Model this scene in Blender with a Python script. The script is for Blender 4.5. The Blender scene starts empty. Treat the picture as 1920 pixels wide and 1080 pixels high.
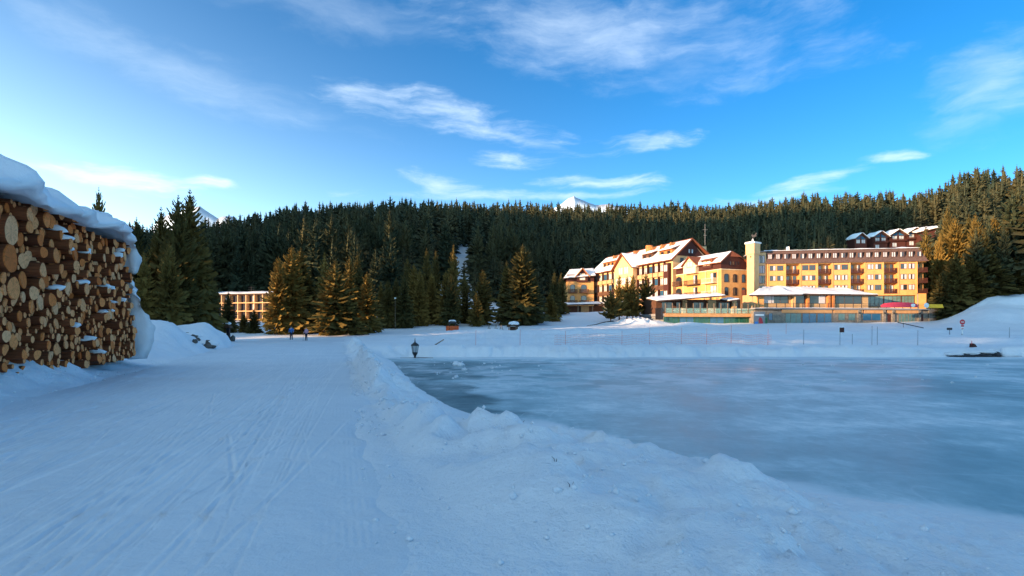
import bpy, math, random
import numpy as np
from mathutils import Vector, Matrix

random.seed(7)
RNG = np.random.default_rng(11)
C = bpy.context.scene.collection
SC = bpy.context.scene

# ------------------------------------------------------------------ camera
FPX, CX, HY, EYE = 1067.0, 960.0, 612.0, 1.7
cam_data = bpy.data.cameras.new("camera")
cam_data.lens = 20.0
cam_data.sensor_width = 36.0
cam_data.shift_y = (HY - 540.0) / 1920.0
cam_data.clip_start = 0.1
cam_data.clip_end = 12000.0
cam = bpy.data.objects.new("camera", cam_data)
cam.location = (0, 0, EYE)
cam.rotation_euler = (math.radians(90), 0, 0)
C.objects.link(cam)
SC.camera = cam
SC.render.resolution_x, SC.render.resolution_y = 1024, 576

# ------------------------------------------------------------------ light
SUN_H = Vector((-0.87, -0.49)).normalized()      # horizontal direction towards the sun
SUN_EL = math.radians(9.0)
TAN = math.tan(SUN_EL)
SC.view_settings.view_transform = 'Standard'
SC.view_settings.look = 'None'
SC.view_settings.gamma = 1.0
SC.view_settings.exposure = 1.46
sun_data = bpy.data.lights.new("sun", 'SUN')
sun_data.energy = 4.4
sun_data.angle = math.radians(0.5)
sun_data.color = (1.0, 0.64, 0.35)
sun = bpy.data.objects.new("sun", sun_data)
to_sun = Vector((SUN_H.x * math.cos(SUN_EL), SUN_H.y * math.cos(SUN_EL), math.sin(SUN_EL)))
sun.rotation_euler = to_sun.to_track_quat('Z', 'Y').to_euler()
sun.location = (0, 0, 200)
C.objects.link(sun)

SKY_STRENGTH = 0.13
GLOW = 23.0
world = bpy.data.worlds.new("World")
SC.world = world
world.use_nodes = True
wn, wl = world.node_tree.nodes, world.node_tree.links
wn.clear()


def wnode(t, **kw):
    n = wn.new(t)
    for k, v in kw.items():
        setattr(n, k, v)
    return n


def wmath(op, a, b=None, c=None):
    n = wnode('ShaderNodeMath', operation=op)
    for i, v in enumerate((a, b, c)):
        if v is None:
            continue
        if isinstance(v, (int, float)):
            n.inputs[i].default_value = v
        else:
            wl.new(v, n.inputs[i])
    return n.outputs[0]


sky = wnode('ShaderNodeTexSky', sky_type='NISHITA')
sky.sun_disc = False
sky.sun_elevation = SUN_EL
sky.sun_rotation = math.atan2(SUN_H.x, SUN_H.y)
sky.altitude = 1500
sky.air_density = 1.0
sky.dust_density = 1.6
sky.ozone_density = 2.0
tint = wnode('ShaderNodeMix', data_type='RGBA', blend_type='MULTIPLY')
tint.inputs[0].default_value = 1.0
wl.new(sky.outputs[0], tint.inputs[6])
tint.inputs[7].default_value = (0.06, 0.53, 0.84, 1)
geo = wnode('ShaderNodeTexCoord')
sep = wnode('ShaderNodeSeparateXYZ')
wl.new(geo.outputs['Generated'], sep.inputs[0])
az = wmath('ARCTAN2', sep.outputs[0], sep.outputs[1])
el = wmath('ARCSINE', sep.outputs[2])
comb = wnode('ShaderNodeCombineXYZ')
wl.new(az, comb.inputs[0])
wl.new(el, comb.inputs[1])
# pale brightening of the sky round the low sun and along the horizon
cosd = wmath('ADD', wmath('MULTIPLY', wmath('COSINE', az), SUN_H.y), wmath('MULTIPLY', wmath('SINE', az), SUN_H.x))
side_ = wmath('POWER', wmath('MULTIPLY_ADD', cosd, 0.5, 0.5), 2.3)
elp = wmath('MAXIMUM', el, 0.0)
gl = wmath('MULTIPLY', wmath('MULTIPLY', side_, GLOW), wmath('EXPONENT', wmath('MULTIPLY', elp, -6.0)))
gh = wmath('MULTIPLY', wmath('EXPONENT', wmath('MULTIPLY', elp, -10.0)), 3.4)
g1 = wnode('ShaderNodeMix', data_type='RGBA', blend_type='ADD')
g1.inputs[0].default_value = 1.0
wl.new(tint.outputs[2], g1.inputs[6])
gs = wnode('ShaderNodeVectorMath', operation='SCALE')
gs.inputs[0].default_value = (0.84, 1.0, 1.0)
wl.new(wmath('ADD', gl, gh), gs.inputs['Scale'])
wl.new(gs.outputs[0], g1.inputs[7])
# cirrus: streaky noise in azimuth / elevation, gathered into a few named banks of cloud
warp = wnode('ShaderNodeTexNoise')
warp.inputs['Scale'].default_value = 5.0
warp.inputs['Detail'].default_value = 5
wl.new(comb.outputs[0], warp.inputs['Vector'])
wsub = wnode('ShaderNodeVectorMath', operation='SUBTRACT')
wl.new(warp.outputs['Color'], wsub.inputs[0])
wsub.inputs[1].default_value = (0.5, 0.5, 0.5)
wsc = wnode('ShaderNodeVectorMath', operation='MULTIPLY')
wl.new(wsub.outputs[0], wsc.inputs[0])
wsc.inputs[1].default_value = (0.16, 0.06, 0)
wadd = wnode('ShaderNodeVectorMath', operation='ADD')
wl.new(comb.outputs[0], wadd.inputs[0])
wl.new(wsc.outputs[0], wadd.inputs[1])


def streaks(rot, sx, sy, detail=7):
    m = wnode('ShaderNodeMapping')
    m.inputs['Rotation'].default_value = (0, 0, rot)
    m.inputs['Scale'].default_value = (sx, sy, 1)
    wl.new(wadd.outputs[0], m.inputs['Vector'])
    n = wnode('ShaderNodeTexNoise')
    n.inputs['Scale'].default_value = 1.0
    n.inputs['Detail'].default_value = detail
    n.inputs['Roughness'].default_value = 0.62
    wl.new(m.outputs[0], n.inputs['Vector'])
    return n.outputs['Fac']


fine = streaks(0.18, 9, 42)
soft = streaks(-0.35, 6, 18)
total = None
CLOUDS = [  # picture px, py, half sizes, tilt (degrees, + falls to the right), strength
    (1130, 60, 400, 85, 9, 0.50), (1300, 105, 170, 60, -6, 0.25), (1860, 165, 160, 90, -18, 0.50), (1810, 235, 140, 45, 8, 0.30),
    (700, 190, 120, 34, 8, 0.50), (860, 215, 200, 34, 13, 0.62), (960, 250, 90, 12, 16, 0.55), (330, 130, 360, 60, 13, 0.26), (620, 10, 260, 50, 5, 0.22),
    (955, 295, 75, 20, 6, 0.75), (195, 325, 150, 24, 5, 1.35), (385, 348, 75, 12, 2, 1.1), (1215, 268, 105, 18, -3, 0.62),
    (1130, 345, 120, 15, 4, 0.95), (1500, 348, 130, 14, -6, 0.75), (1675, 302, 75, 11, 2, 0.75), (820, 352, 90, 24, 12, 0.75),
    (960, 372, 260, 11, 0, 0.6), (1440, 372, 120, 12, 0, 0.45)]
for (px, py, hx, hy, tl, st) in CLOUDS:
    a0 = math.atan((px - CX) / FPX)
    e0 = math.atan((HY - py) / FPX * math.cos(a0))
    k = math.cos(a0)
    m = wnode('ShaderNodeMapping', vector_type='TEXTURE')
    m.inputs['Location'].default_value = (a0, e0, 0)
    m.inputs['Rotation'].default_value = (0, 0, -math.radians(tl))
    m.inputs['Scale'].default_value = (hx / FPX * k * k, hy / FPX * k, 1)
    wl.new(wadd.outputs[0], m.inputs['Vector'])
    ln = wnode('ShaderNodeVectorMath', operation='LENGTH')
    wl.new(m.outputs[0], ln.inputs[0])
    nz = wmath('MULTIPLY_ADD', fine if hy < 40 else soft, -2.2, 1.12)
    r = wmath('ADD', ln.outputs['Value'], nz)
    mr = wnode('ShaderNodeMapRange', interpolation_type='SMOOTHSTEP')
    mr.inputs['From Min'].default_value = 1.15
    mr.inputs['From Max'].default_value = 0.0
    mr.inputs['To Min'].default_value = 0.0
    mr.inputs['To Max'].default_value = st * .88
    wl.new(r, mr.inputs['Value'])
    total = mr.outputs[0] if total is None else wmath('MAXIMUM', total, mr.outputs[0])
tex = wmath('MULTIPLY_ADD', fine, 1.5, -0.05)
cl = wmath('MULTIPLY', total, tex)
clc = wnode('ShaderNodeClamp')
wl.new(cl, clc.inputs[0])
cm = wnode('ShaderNodeMix', data_type='RGBA')
wl.new(clc.outputs[0], cm.inputs[0])
wl.new(g1.outputs[2], cm.inputs[6])
cm.inputs[7].default_value = (3.0, 3.6, 4.2, 1)
# pale patch added to the unseen sky overhead, neutral fill for the snow
vm = wnode('ShaderNodeMapRange', interpolation_type='SMOOTHSTEP')
vm.inputs['From Min'].default_value = math.radians(33)
vm.inputs['From Max'].default_value = math.radians(56)
wl.new(el, vm.inputs['Value'])
sky_fill = wnode('ShaderNodeMix', data_type='RGBA')
wl.new(wmath('MULTIPLY', wmath('MULTIPLY', vm.outputs[0], wmath('POWER', wmath('MULTIPLY_ADD', cosd, 0.46, 0.54), 1.1)), wmath('MULTIPLY_ADD', soft, 0.8, 0.40)), sky_fill.inputs[0])
wl.new(cm.outputs[2], sky_fill.inputs[6])
sky_fill.inputs[7].default_value = (2.0, 2.5, 2.35, 1)
bgn = wnode('ShaderNodeBackground')
bgn.inputs['Strength'].default_value = SKY_STRENGTH
wl.new(sky_fill.outputs[2], bgn.inputs['Color'])
wout = wnode('ShaderNodeOutputWorld')
wl.new(bgn.outputs[0], wout.inputs['Surface'])
SC.cycles.max_bounces = 5
SC.cycles.diffuse_bounces = 3
SC.cycles.glossy_bounces = 3
SC.cycles.use_denoising = True
SC.cycles.caustics_reflective = False
SC.cycles.caustics_refractive = False


# ------------------------------------------------------------------ helpers
def at(px, py, Y):
    return Vector(((px - CX) / FPX * Y, Y, EYE + (HY - py) / FPX * Y))


def _hash(ix, iy, seed):
    h = (ix.astype(np.int64) * 374761393 + iy.astype(np.int64) * 668265263 + seed * 1442695041) & 0xffffffff
    h = ((h ^ (h >> 13)) * 1274126177) & 0xffffffff
    return ((h ^ (h >> 16)) & 0xffff) / 65535.0


def vnoise(x, y, seed=0):
    x0, y0 = np.floor(x), np.floor(y)
    fx, fy = x - x0, y - y0
    fx, fy = fx * fx * fx * (fx * (fx * 6 - 15) + 10), fy * fy * fy * (fy * (fy * 6 - 15) + 10)
    ix, iy = x0.astype(np.int64), y0.astype(np.int64)
    a, b = _hash(ix, iy, seed), _hash(ix + 1, iy, seed)
    c, d = _hash(ix, iy + 1, seed), _hash(ix + 1, iy + 1, seed)
    return (a * (1 - fx) + b * fx) * (1 - fy) + (c * (1 - fx) + d * fx) * fy - 0.5


def fbm(x, y, scale, octaves=4, seed=0, gain=0.5):
    x, y = np.asarray(x, float) / scale, np.asarray(y, float) / scale
    out, amp = 0, 1.0
    for o in range(octaves):
        cs, sn = math.cos(0.6 * o), math.sin(0.6 * o)
        out = out + amp * vnoise(x * cs - y * sn + 17.3 * o, x * sn + y * cs - 9.1 * o, seed + o)
        x, y, amp = x * 2.03, y * 2.03, amp * gain
    return out


def sstep(a, b, x):
    t = np.clip((np.asarray(x, float) - a) / (b - a), 0, 1)
    return t * t * (3 - 2 * t)


class MB:
    def __init__(self):
        self.v, self.f, self.m = [], [], []

    def add(self, vs, fs, m=0):
        n = len(self.v)
        self.v += [tuple(p) for p in vs]
        self.f += [tuple(i + n for i in f) for f in fs]
        self.m += [m] * len(fs)

    def box(self, x0, x1, y0, y1, z0, z1, m=0):
        self.add([(x0, y0, z0), (x1, y0, z0), (x1, y1, z0), (x0, y1, z0), (x0, y0, z1), (x1, y0, z1), (x1, y1, z1), (x0, y1, z1)],
                 [(3, 2, 1, 0), (4, 5, 6, 7), (0, 1, 5, 4), (1, 2, 6, 5), (2, 3, 7, 6), (3, 0, 4, 7)], m)
        return self

    def quad(self, a, b, c, d, m=0):
        self.add([a, b, c, d], [(0, 1, 2, 3)], m)
        return self

    def tube(self, pts, rad, n=6, m=0, cap=True):
        pts = [Vector(p) for p in pts]
        if not hasattr(rad, '__len__'):
            rad = [rad] * len(pts)
        vs, fs = [], []
        for i, p in enumerate(pts):
            d = (pts[min(i + 1, len(pts) - 1)] - pts[max(i - 1, 0)]).normalized()
            u = d.cross(Vector((0, 0, 1)))
            if u.length < 1e-3:
                u = Vector((1, 0, 0))
            u.normalize()
            w = d.cross(u)
            for k in range(n):
                a = 2 * math.pi * k / n
                vs.append(p + (u * math.cos(a) + w * math.sin(a)) * rad[i])
        for i in range(len(pts) - 1):
            for k in range(n):
                fs.append((i * n + k, i * n + (k + 1) % n, (i + 1) * n + (k + 1) % n, (i + 1) * n + k))
        if cap:
            fs.append(tuple(range(n - 1, -1, -1)))
            fs.append(tuple(range((len(pts) - 1) * n, len(pts) * n)))
        self.add(vs, fs, m)
        return self

    def prism(self, poly, y0, y1, m=0, axis='y'):
        """extrude a polygon given in (x, z) along y, or in (y, z) along x"""
        n = len(poly)
        if axis == 'y':
            vs = [(p[0], y0, p[1]) for p in poly] + [(p[0], y1, p[1]) for p in poly]
        elif axis == 'x':
            vs = [(y0, p[0], p[1]) for p in poly] + [(y1, p[0], p[1]) for p in poly]
        else:
            vs = [(p[0], p[1], y0) for p in poly] + [(p[0], p[1], y1) for p in poly]
        fs = [tuple(range(n)), tuple(range(2 * n - 1, n - 1, -1))] + [(i, n + i, n + (i + 1) % n, (i + 1) % n) for i in range(n)]
        self.add(vs, fs, m)
        return self

    def blob(self, c, r, n=10, seed=0, rough=0.15, m=0, flat=-9):
        """a lumpy ellipsoid"""
        rs = np.random.default_rng(seed)
        ph = rs.uniform(0, 6.28, 9)
        vs, fs = [], []
        rows = n // 2 + 1
        for i in range(rows):
            th = math.pi * i / (rows - 1)
            for k in range(n):
                a = 2 * math.pi * k / n
                x, y, z = math.sin(th) * math.cos(a), math.sin(th) * math.sin(a), math.cos(th)
                s = 1 + rough * (math.sin(3 * x + ph[0]) + math.sin(4 * y + ph[1]) + math.sin(5 * z + ph[2]) + .6 * math.sin(9 * x + ph[3] + 4 * y) + .6 * math.sin(8 * z + ph[4] - 5 * x)) / 2
                vs.append((c[0] + r[0] * s * x, c[1] + r[1] * s * y, c[2] + max(r[2] * s * z, flat * r[2])))
        for i in range(rows - 1):
            for k in range(n):
                fs.append((i * n + k, (i + 1) * n + k, (i + 1) * n + (k + 1) % n, i * n + (k + 1) % n))
        self.add(vs, fs, m)
        return self

    def mesh(self, name, mats, smooth=False):
        me = bpy.data.meshes.new(name)
        me.from_pydata(self.v, [], self.f)
        for mt in (mats if isinstance(mats, (list, tuple)) else [mats]):
            me.materials.append(mt)
        if len(me.materials) > 1:
            me.polygons.foreach_set('material_index', self.m)
        if smooth:
            me.polygons.foreach_set('use_smooth', [True] * len(me.polygons))
        me.update()
        return me

    def build(self, name, mats, parent=None, smooth=False):
        return link(name, self.mesh(name, mats, smooth), parent)


def link(name, me, parent=None, loc=None, rz=0):
    o = bpy.data.objects.new(name, me)
    C.objects.link(o)
    if parent is not None:
        o.parent = parent
    if loc is not None:
        o.location = loc
    if rz:
        o.rotation_euler = (0, 0, rz)
    return o


def tag(o, label, cat, group=None, kind=None):
    o['label'] = label
    o['category'] = cat
    if group:
        o['group'] = group
    if kind:
        o['kind'] = kind
    return o


def thing(name, label, cat, loc=(0, 0, 0), rz=0, group=None):
    return tag(link(name, None, None, loc, rz), label, cat, group)


def np_mesh(name, verts, quads, mats, smooth=False, attrs=None):
    me = bpy.data.meshes.new(name)
    nv, nf = len(verts), len(quads)
    k = quads.shape[1]
    me.vertices.add(nv)
    me.vertices.foreach_set('co', np.ascontiguousarray(verts, np.float32).ravel())
    me.loops.add(nf * k)
    me.loops.foreach_set('vertex_index', np.ascontiguousarray(quads, np.int32).ravel())
    me.polygons.add(nf)
    me.polygons.foreach_set('loop_start', np.arange(0, nf * k, k, dtype=np.int32))
    me.polygons.foreach_set('loop_total', np.full(nf, k, np.int32))
    if smooth:
        me.polygons.foreach_set('use_smooth', np.ones(nf, bool))
    for mt in (mats if isinstance(mats, (list, tuple)) else [mats]):
        me.materials.append(mt)
    for an, av in (attrs or {}).items():
        a = me.attributes.new(an, 'FLOAT', 'POINT')
        a.data.foreach_set('value', np.ascontiguousarray(av, np.float32).ravel())
    me.update(calc_edges=True)
    return me


def grid_quads(nx, ny):
    i = np.arange(nx - 1)
    j = np.arange(ny - 1)
    a = (j[:, None] * nx + i[None, :]).ravel()
    return np.stack([a, a + 1, a + nx + 1, a + nx], 1)


# ------------------------------------------------------------------ materials
def hexl(r, g, b):
    return (r, g, b, 1)


class NT:
    def __init__(self, name):
        self.mat = bpy.data.materials.new(name)
        self.mat.use_nodes = True
        self.t = self.mat.node_tree
        self.n, self.l = self.t.nodes, self.t.links
        self.p = self.n['Principled BSDF']

    def node(self, t, **kw):
        n = self.n.new(t)
        for k, v in kw.items():
            setattr(n, k, v)
        return n

    def noise(self, scale, detail=4, rough=0.55, vec=None, coord='Object', mapping=None):
        if vec is None:
            tc = self.node('ShaderNodeTexCoord')
            vec = tc.outputs[coord]
        if mapping:
            m = self.node('ShaderNodeMapping')
            m.inputs['Scale'].default_value = mapping
            self.l.new(vec, m.inputs['Vector'])
            vec = m.outputs[0]
        n = self.node('ShaderNodeTexNoise')
        n.inputs['Scale'].default_value = scale
        n.inputs['Detail'].default_value = detail
        n.inputs['Roughness'].default_value = rough
        self.l.new(vec, n.inputs['Vector'])
        return n.outputs['Fac']

    def ramp(self, fac, stops):
        r = self.node('ShaderNodeValToRGB')
        e = r.color_ramp.elements
        while len(e) < len(stops):
            e.new(0.5)
        for el_, (p, c) in zip(e, stops):
            el_.position = p
            el_.color = c if len(c) == 4 else (*c, 1)
        self.l.new(fac, r.inputs[0])
        return r.outputs[0]

    def mix(self, fac, a, b, blend='MIX'):
        m = self.node('ShaderNodeMix', data_type='RGBA', blend_type=blend)
        for i, v in ((0, fac), (6, a), (7, b)):
            if isinstance(v, (int, float)):
                m.inputs[i].default_value = v
            elif isinstance(v, tuple):
                m.inputs[i].default_value = v if len(v) == 4 else (*v, 1)
            else:
                self.l.new(v, m.inputs[i])
        return m.outputs[2]

    def math(self, op, a, b=None, c=None, clamp=False):
        n = self.node('ShaderNodeMath', operation=op)
        n.use_clamp = clamp
        for i, v in enumerate((a, b, c)):
            if v is None:
                continue
            if isinstance(v, (int, float)):
                n.inputs[i].default_value = v
            else:
                self.l.new(v, n.inputs[i])
        return n.outputs[0]

    def attr(self, name):
        a = self.node('ShaderNodeAttribute')
        a.attribute_name = name
        return a.outputs['Fac']

    def bump(self, h, strength=0.3, dist=0.02, prev=None):
        b = self.node('ShaderNodeBump')
        b.inputs['Strength'].default_value = strength
        b.inputs['Distance'].default_value = dist
        self.l.new(h, b.inputs['Height'])
        if prev is not None:
            self.l.new(prev, b.inputs['Normal'])
        self.l.new(b.outputs[0], self.p.inputs['Normal'])
        return b.outputs[0]

    def col(self, c):
        if isinstance(c, tuple):
            self.p.inputs['Base Color'].default_value = c if len(c) == 4 else (*c, 1)
        else:
            self.l.new(c, self.p.inputs['Base Color'])
        return self

    def rough(self, r, spec=0.5, metal=0):
        if isinstance(r, (int, float)):
            self.p.inputs['Roughness'].default_value = r
        else:
            self.l.new(r, self.p.inputs['Roughness'])
        self.p.inputs['Specular IOR Level'].default_value = spec
        self.p.inputs['Metallic'].default_value = metal
        return self


def simple(name, c, rough=0.7, var=0.18, scale=3.0, spec=0.3, metal=0, bump=0.0, mapping=None):
    m = NT(name)
    f = m.noise(scale, 5, 0.6, mapping=mapping)
    lo = tuple(max(0, x * (1 - var * 1.6)) for x in c)
    hi = tuple(min(1, x * (1 + var)) for x in c)
    m.col(m.ramp(f, [(0.25, lo), (0.75, hi)])).rough(rough, spec, metal)
    if bump:
        m.bump(f, bump, 0.02)
    return m.mat


M = {}


def snow_material(name, fine_scale=9.0, strength=0.35):
    m = NT(name)
    big = m.noise(0.35, 4)
    f1 = m.noise(fine_scale, 6, 0.65)
    f2 = m.noise(fine_scale * 7, 3, 0.7)
    m.col(m.ramp(big, [(0.3, (0.76, 0.79, 0.83)), (0.7, (0.85, 0.86, 0.88))])).rough(0.55, 0.25)
    b = m.bump(f1, strength, 0.16)
    m.bump(f2, strength * 0.9, 0.03, b)
    return m.mat


M['snow'] = snow_material('snow', 4.0, 0.5)
M['snow_roof'] = snow_material('roof_snow', 1.5, 0.3)

m = NT('groomed_snow')
tr = m.attr('track')
big = m.noise(0.5, 5)
grain = m.noise(55, 4, 0.7)
mid = m.noise(5, 5, 0.65)
base = m.ramp(big, [(0.3, (0.68, 0.72, 0.765)), (0.7, (0.77, 0.795, 0.83))])
spk = m.noise(9, 2, 0.5)
base = m.mix(m.math('MULTIPLY', m.ramp(spk, [(0.0, (0, 0, 0)), (0.70, (0, 0, 0)), (0.78, (1, 1, 1))]), 0.10), base, (0.35, 0.36, 0.36))
m.col(m.mix(m.math('MULTIPLY', tr, 1.0, clamp=True), base, (0.92, 0.93, 0.94))).rough(0.5, 0.3)
b = m.bump(mid, 0.5, 0.06)
m.bump(grain, 0.4, 0.012, b)
M['path'] = m.mat

m = NT('lake_ice')
clear, dust = m.attr('clear'), m.attr('dust')
n1 = m.noise(0.13, 8, 0.66, mapping=(0.9, 1.0, 1))
n2 = m.noise(0.55, 7, 0.70, mapping=(0.9, 0.8, 1))
n3 = m.noise(2.6, 6, 0.75, mapping=(1, .7, 1))
mixn = m.math('ADD', m.math('MULTIPLY', n1, 0.55), m.math('ADD', m.math('MULTIPLY', n2, 0.32), m.math('MULTIPLY', n3, 0.16)))
c1 = m.ramp(mixn, [(0.41, (0.20, 0.33, 0.37)), (0.49, (0.33, 0.47, 0.51)), (0.54, (0.46, 0.59, 0.63)), (0.61, (0.74, 0.81, 0.83))])
c1 = m.mix(m.math('MULTIPLY', clear, m.ramp(n2, [(0.30, (1, 1, 1)), (0.66, (0.35, 0.35, 0.35))]), clamp=True), c1, (0.022, 0.070, 0.080))
c1 = m.mix(dust, c1, (0.78, 0.80, 0.83))
m.col(c1)
r = m.math('ADD', m.math('MULTIPLY', m.ramp(mixn, [(0.4, (0.0, 0, 0)), (0.65, (1, 1, 1))]), 0.25), 0.30)
m.rough(m.math('MAXIMUM', r, m.math('MULTIPLY', dust, 0.7)), 0.22)
cr = m.node('ShaderNodeTexVoronoi', feature='DISTANCE_TO_EDGE')
cr.inputs['Scale'].default_value = 0.16
tcn = m.node('ShaderNodeTexCoord')
mpn = m.node('ShaderNodeMapping')
mpn.inputs['Scale'].default_value = (0.35, 1.5, 1)
m.l.new(tcn.outputs['Object'], mpn.inputs[0])
m.l.new(mpn.outputs[0], cr.inputs['Vector'])
line = m.ramp(cr.outputs['Distance'], [(0.0, (1, 1, 1)), (0.012, (0, 0, 0))])
m.col(m.mix(m.math('MULTIPLY', line, 0.15), c1, (0.75, 0.80, 0.84)))
sc1 = m.noise(0.22, 3, 0.5, mapping=(1.3, 0.35, 1))
sc2 = m.noise(0.6, 3, 0.5, mapping=(0.5, 1.2, 1))
ln1 = m.ramp(m.math('ABSOLUTE', m.math('SUBTRACT', sc1, 0.5)), [(0.0, (1, 1, 1)), (0.004, (0, 0, 0))])
ln2 = m.ramp(m.math('ABSOLUTE', m.math('SUBTRACT', sc2, 0.47)), [(0.0, (1, 1, 1)), (0.0035, (0, 0, 0))])
c3 = m.mix(m.math('MULTIPLY', line, 0.15), c1, (0.75, 0.80, 0.84))
c3 = m.mix(m.math('MULTIPLY', m.math('MAXIMUM', ln1, ln2), m.ramp(n1, [(0.4, (0, 0, 0)), (0.6, (0.6, 0.6, 0.6))])), c3, (0.78, 0.83, 0.86))
m.col(c3)
m.bump(m.math('ADD', m.math('MULTIPLY', n2, 0.5), m.math('MULTIPLY', n3, 0.4)), 0.10, 0.10)
M['ice'] = m.mat


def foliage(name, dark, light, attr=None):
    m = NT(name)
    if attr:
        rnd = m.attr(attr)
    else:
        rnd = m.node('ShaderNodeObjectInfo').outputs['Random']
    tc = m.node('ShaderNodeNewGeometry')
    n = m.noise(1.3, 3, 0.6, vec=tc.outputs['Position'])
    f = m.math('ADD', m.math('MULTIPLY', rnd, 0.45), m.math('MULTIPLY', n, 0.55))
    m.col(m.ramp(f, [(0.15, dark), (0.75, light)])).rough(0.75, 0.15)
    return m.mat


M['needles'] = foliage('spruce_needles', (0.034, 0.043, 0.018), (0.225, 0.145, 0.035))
M['needles_forest'] = foliage('forest_needles', (0.016, 0.034, 0.024), (0.072, 0.064, 0.029), 'rnd')  # hillside shade worked into a darker needle colour
M['needles_tree'] = foliage('forest_edge_needles', (0.018, 0.036, 0.022), (0.080, 0.074, 0.032))  # darkened likewise so the forest front reads as shaded
M['trunk'] = simple('spruce_bark', (0.10, 0.065, 0.045), 0.9, 0.4, 6, 0.1, bump=0.4)
M['rock'] = simple('rock', (0.12, 0.11, 0.10), 0.85, 0.4, 2.0, 0.2, bump=0.5)
M['yellow'] = simple('yellow_render', (0.68, 0.36, 0.13), 0.85, 0.12, 0.8, 0.1)
M['yellow_pale'] = simple('pale_yellow_render', (0.76, 0.50, 0.25), 0.85, 0.10, 0.8, 0.1)
M['cream'] = simple('cream_render', (0.80, 0.66, 0.42), 0.85, 0.06, 0.8, 0.1)
M['tan'] = simple('tan_wall', (0.52, 0.34, 0.17), 0.8, 0.12, 1.5, 0.2)
M['redbrown'] = simple('red_brown_timber', (0.075, 0.024, 0.018), 0.7, 0.25, 2, 0.25, mapping=(1, 1, 6))
M['brown'] = simple('brown_timber', (0.12, 0.060, 0.038), 0.75, 0.3, 2, 0.2, mapping=(1, 1, 5))
M['shingle'] = simple('brown_mansard_tiles', (0.135, 0.085, 0.075), 0.85, 0.35, 2.5, 0.15, mapping=(1, 1, 3))
M['roof'] = simple('dark_roof', (0.09, 0.06, 0.05), 0.8, 0.25, 2, 0.2)
M['roofedge'] = simple('red_roof_edge', (0.27, 0.085, 0.04), 0.7, 0.25, 2, 0.2)
M['orange'] = simple('orange_timber', (0.52, 0.20, 0.065), 0.7, 0.2, 2, 0.2)
M['beam'] = simple('orange_beam', (0.56, 0.30, 0.13), 0.7, 0.15, 1, 0.2)
M['stone'] = simple('stone_wall', (0.24, 0.21, 0.17), 0.9, 0.35, 1.6, 0.1, bump=0.4)
M['concrete'] = simple('grey_concrete', (0.25, 0.25, 0.25), 0.9, 0.15, 1.0, 0.1)
M['dark'] = simple('dark_metal', (0.025, 0.025, 0.03), 0.5, 0.2, 4, 0.4)
M['white'] = simple('white_paint', (0.80, 0.79, 0.76), 0.6, 0.05, 2, 0.3)
M['curtain'] = simple('curtain', (0.55, 0.55, 0.56), 0.9, 0.12, 6, 0.1, mapping=(6, 6, 0.3))
M['frame'] = simple('window_frame', (0.11, 0.05, 0.04), 0.6, 0.2, 3, 0.3)
M['red'] = simple('red_paint', (0.55, 0.03, 0.04), 0.5, 0.1, 2, 0.4)
M['redorange'] = simple('orange_red_paint', (0.75, 0.13, 0.03), 0.55, 0.12, 3, 0.3)
M['pinkred'] = simple('crimson_canvas', (0.60, 0.05, 0.09), 0.6, 0.1, 2, 0.3)
M['yellowpaint'] = simple('yellow_paint', (0.85, 0.48, 0.03), 0.6, 0.08, 2, 0.3)
M['blue'] = simple('blue_paint', (0.06, 0.22, 0.55), 0.5, 0.1, 2, 0.3)
M['green'] = simple('green_foliage_plastic', (0.05, 0.16, 0.07), 0.6, 0.2, 3, 0.3)
M['wood'] = simple('grey_wood', (0.22, 0.16, 0.11), 0.85, 0.3, 5, 0.15)
M['skin'] = simple('skin', (0.55, 0.33, 0.24), 0.6, 0.05, 4, 0.3)
M['jacket_blue'] = simple('blue_jacket', (0.05, 0.16, 0.42), 0.7, 0.1, 8, 0.2)
M['jacket_pink'] = simple('pink_white_jacket', (0.55, 0.32, 0.40), 0.7, 0.15, 8, 0.2)
M['navy'] = simple('navy_cloth', (0.02, 0.025, 0.05), 0.8, 0.15, 8, 0.2)
M['netting'] = simple('orange_netting', (0.70, 0.16, 0.08), 0.7, 0.1, 5, 0.2)


def glass(name, c, rough=0.08, spec=0.6):
    m = NT(name)
    n = m.noise(0.8, 2)
    m.col(m.ramp(n, [(0.3, tuple(x * 0.7 for x in c)), (0.7, c)])).rough(rough, spec)
    return m.mat


M['glass'] = glass('window_glass', (0.03, 0.04, 0.05))
M['glass_green'] = glass('green_glass', (0.02, 0.11, 0.085), 0.12, 0.35)
M['glass_blue'] = glass('blue_glass', (0.03, 0.13, 0.24), 0.1, 0.4)
M['glass_teal'] = glass('teal_curtained_glass', (0.12, 0.22, 0.21), 0.15, 0.35)
M['glass_pale'] = glass('pale_curtained_glass', (0.56, 0.60, 0.62), 0.10, 0.5)

# log pile
m = NT('log_bark')
oi = m.node('ShaderNodeObjectInfo')
f = m.noise(5, 6, 0.65, mapping=(0.4, 3, 3))
ff = m.math('ADD', m.math('MULTIPLY', f, 0.75), m.math('MULTIPLY', oi.outputs['Random'], 0.25))
m.col(m.ramp(ff, [(0.24, (0.045, 0.015, 0.009)), (0.46, (0.17, 0.050, 0.021)), (0.70, (0.34, 0.105, 0.040)), (0.88, (0.48, 0.22, 0.10))])).rough(0.85, 0.15)
m.bump(f, 0.7, 0.04)
M['bark'] = m.mat
m = NT('cut_wood')
tc = m.node('ShaderNodeTexCoord')
sp = m.node('ShaderNodeSeparateXYZ')
m.l.new(tc.outputs['Object'], sp.inputs[0])
wobble = m.noise(3, 3, 0.5)
rr = m.math('SQRT', m.math('ADD', m.math('POWER', sp.outputs[1], 2.0), m.math('POWER', sp.outputs[2], 2.0)))
rr = m.math('ADD', rr, m.math('MULTIPLY', wobble, 0.25))
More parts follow.
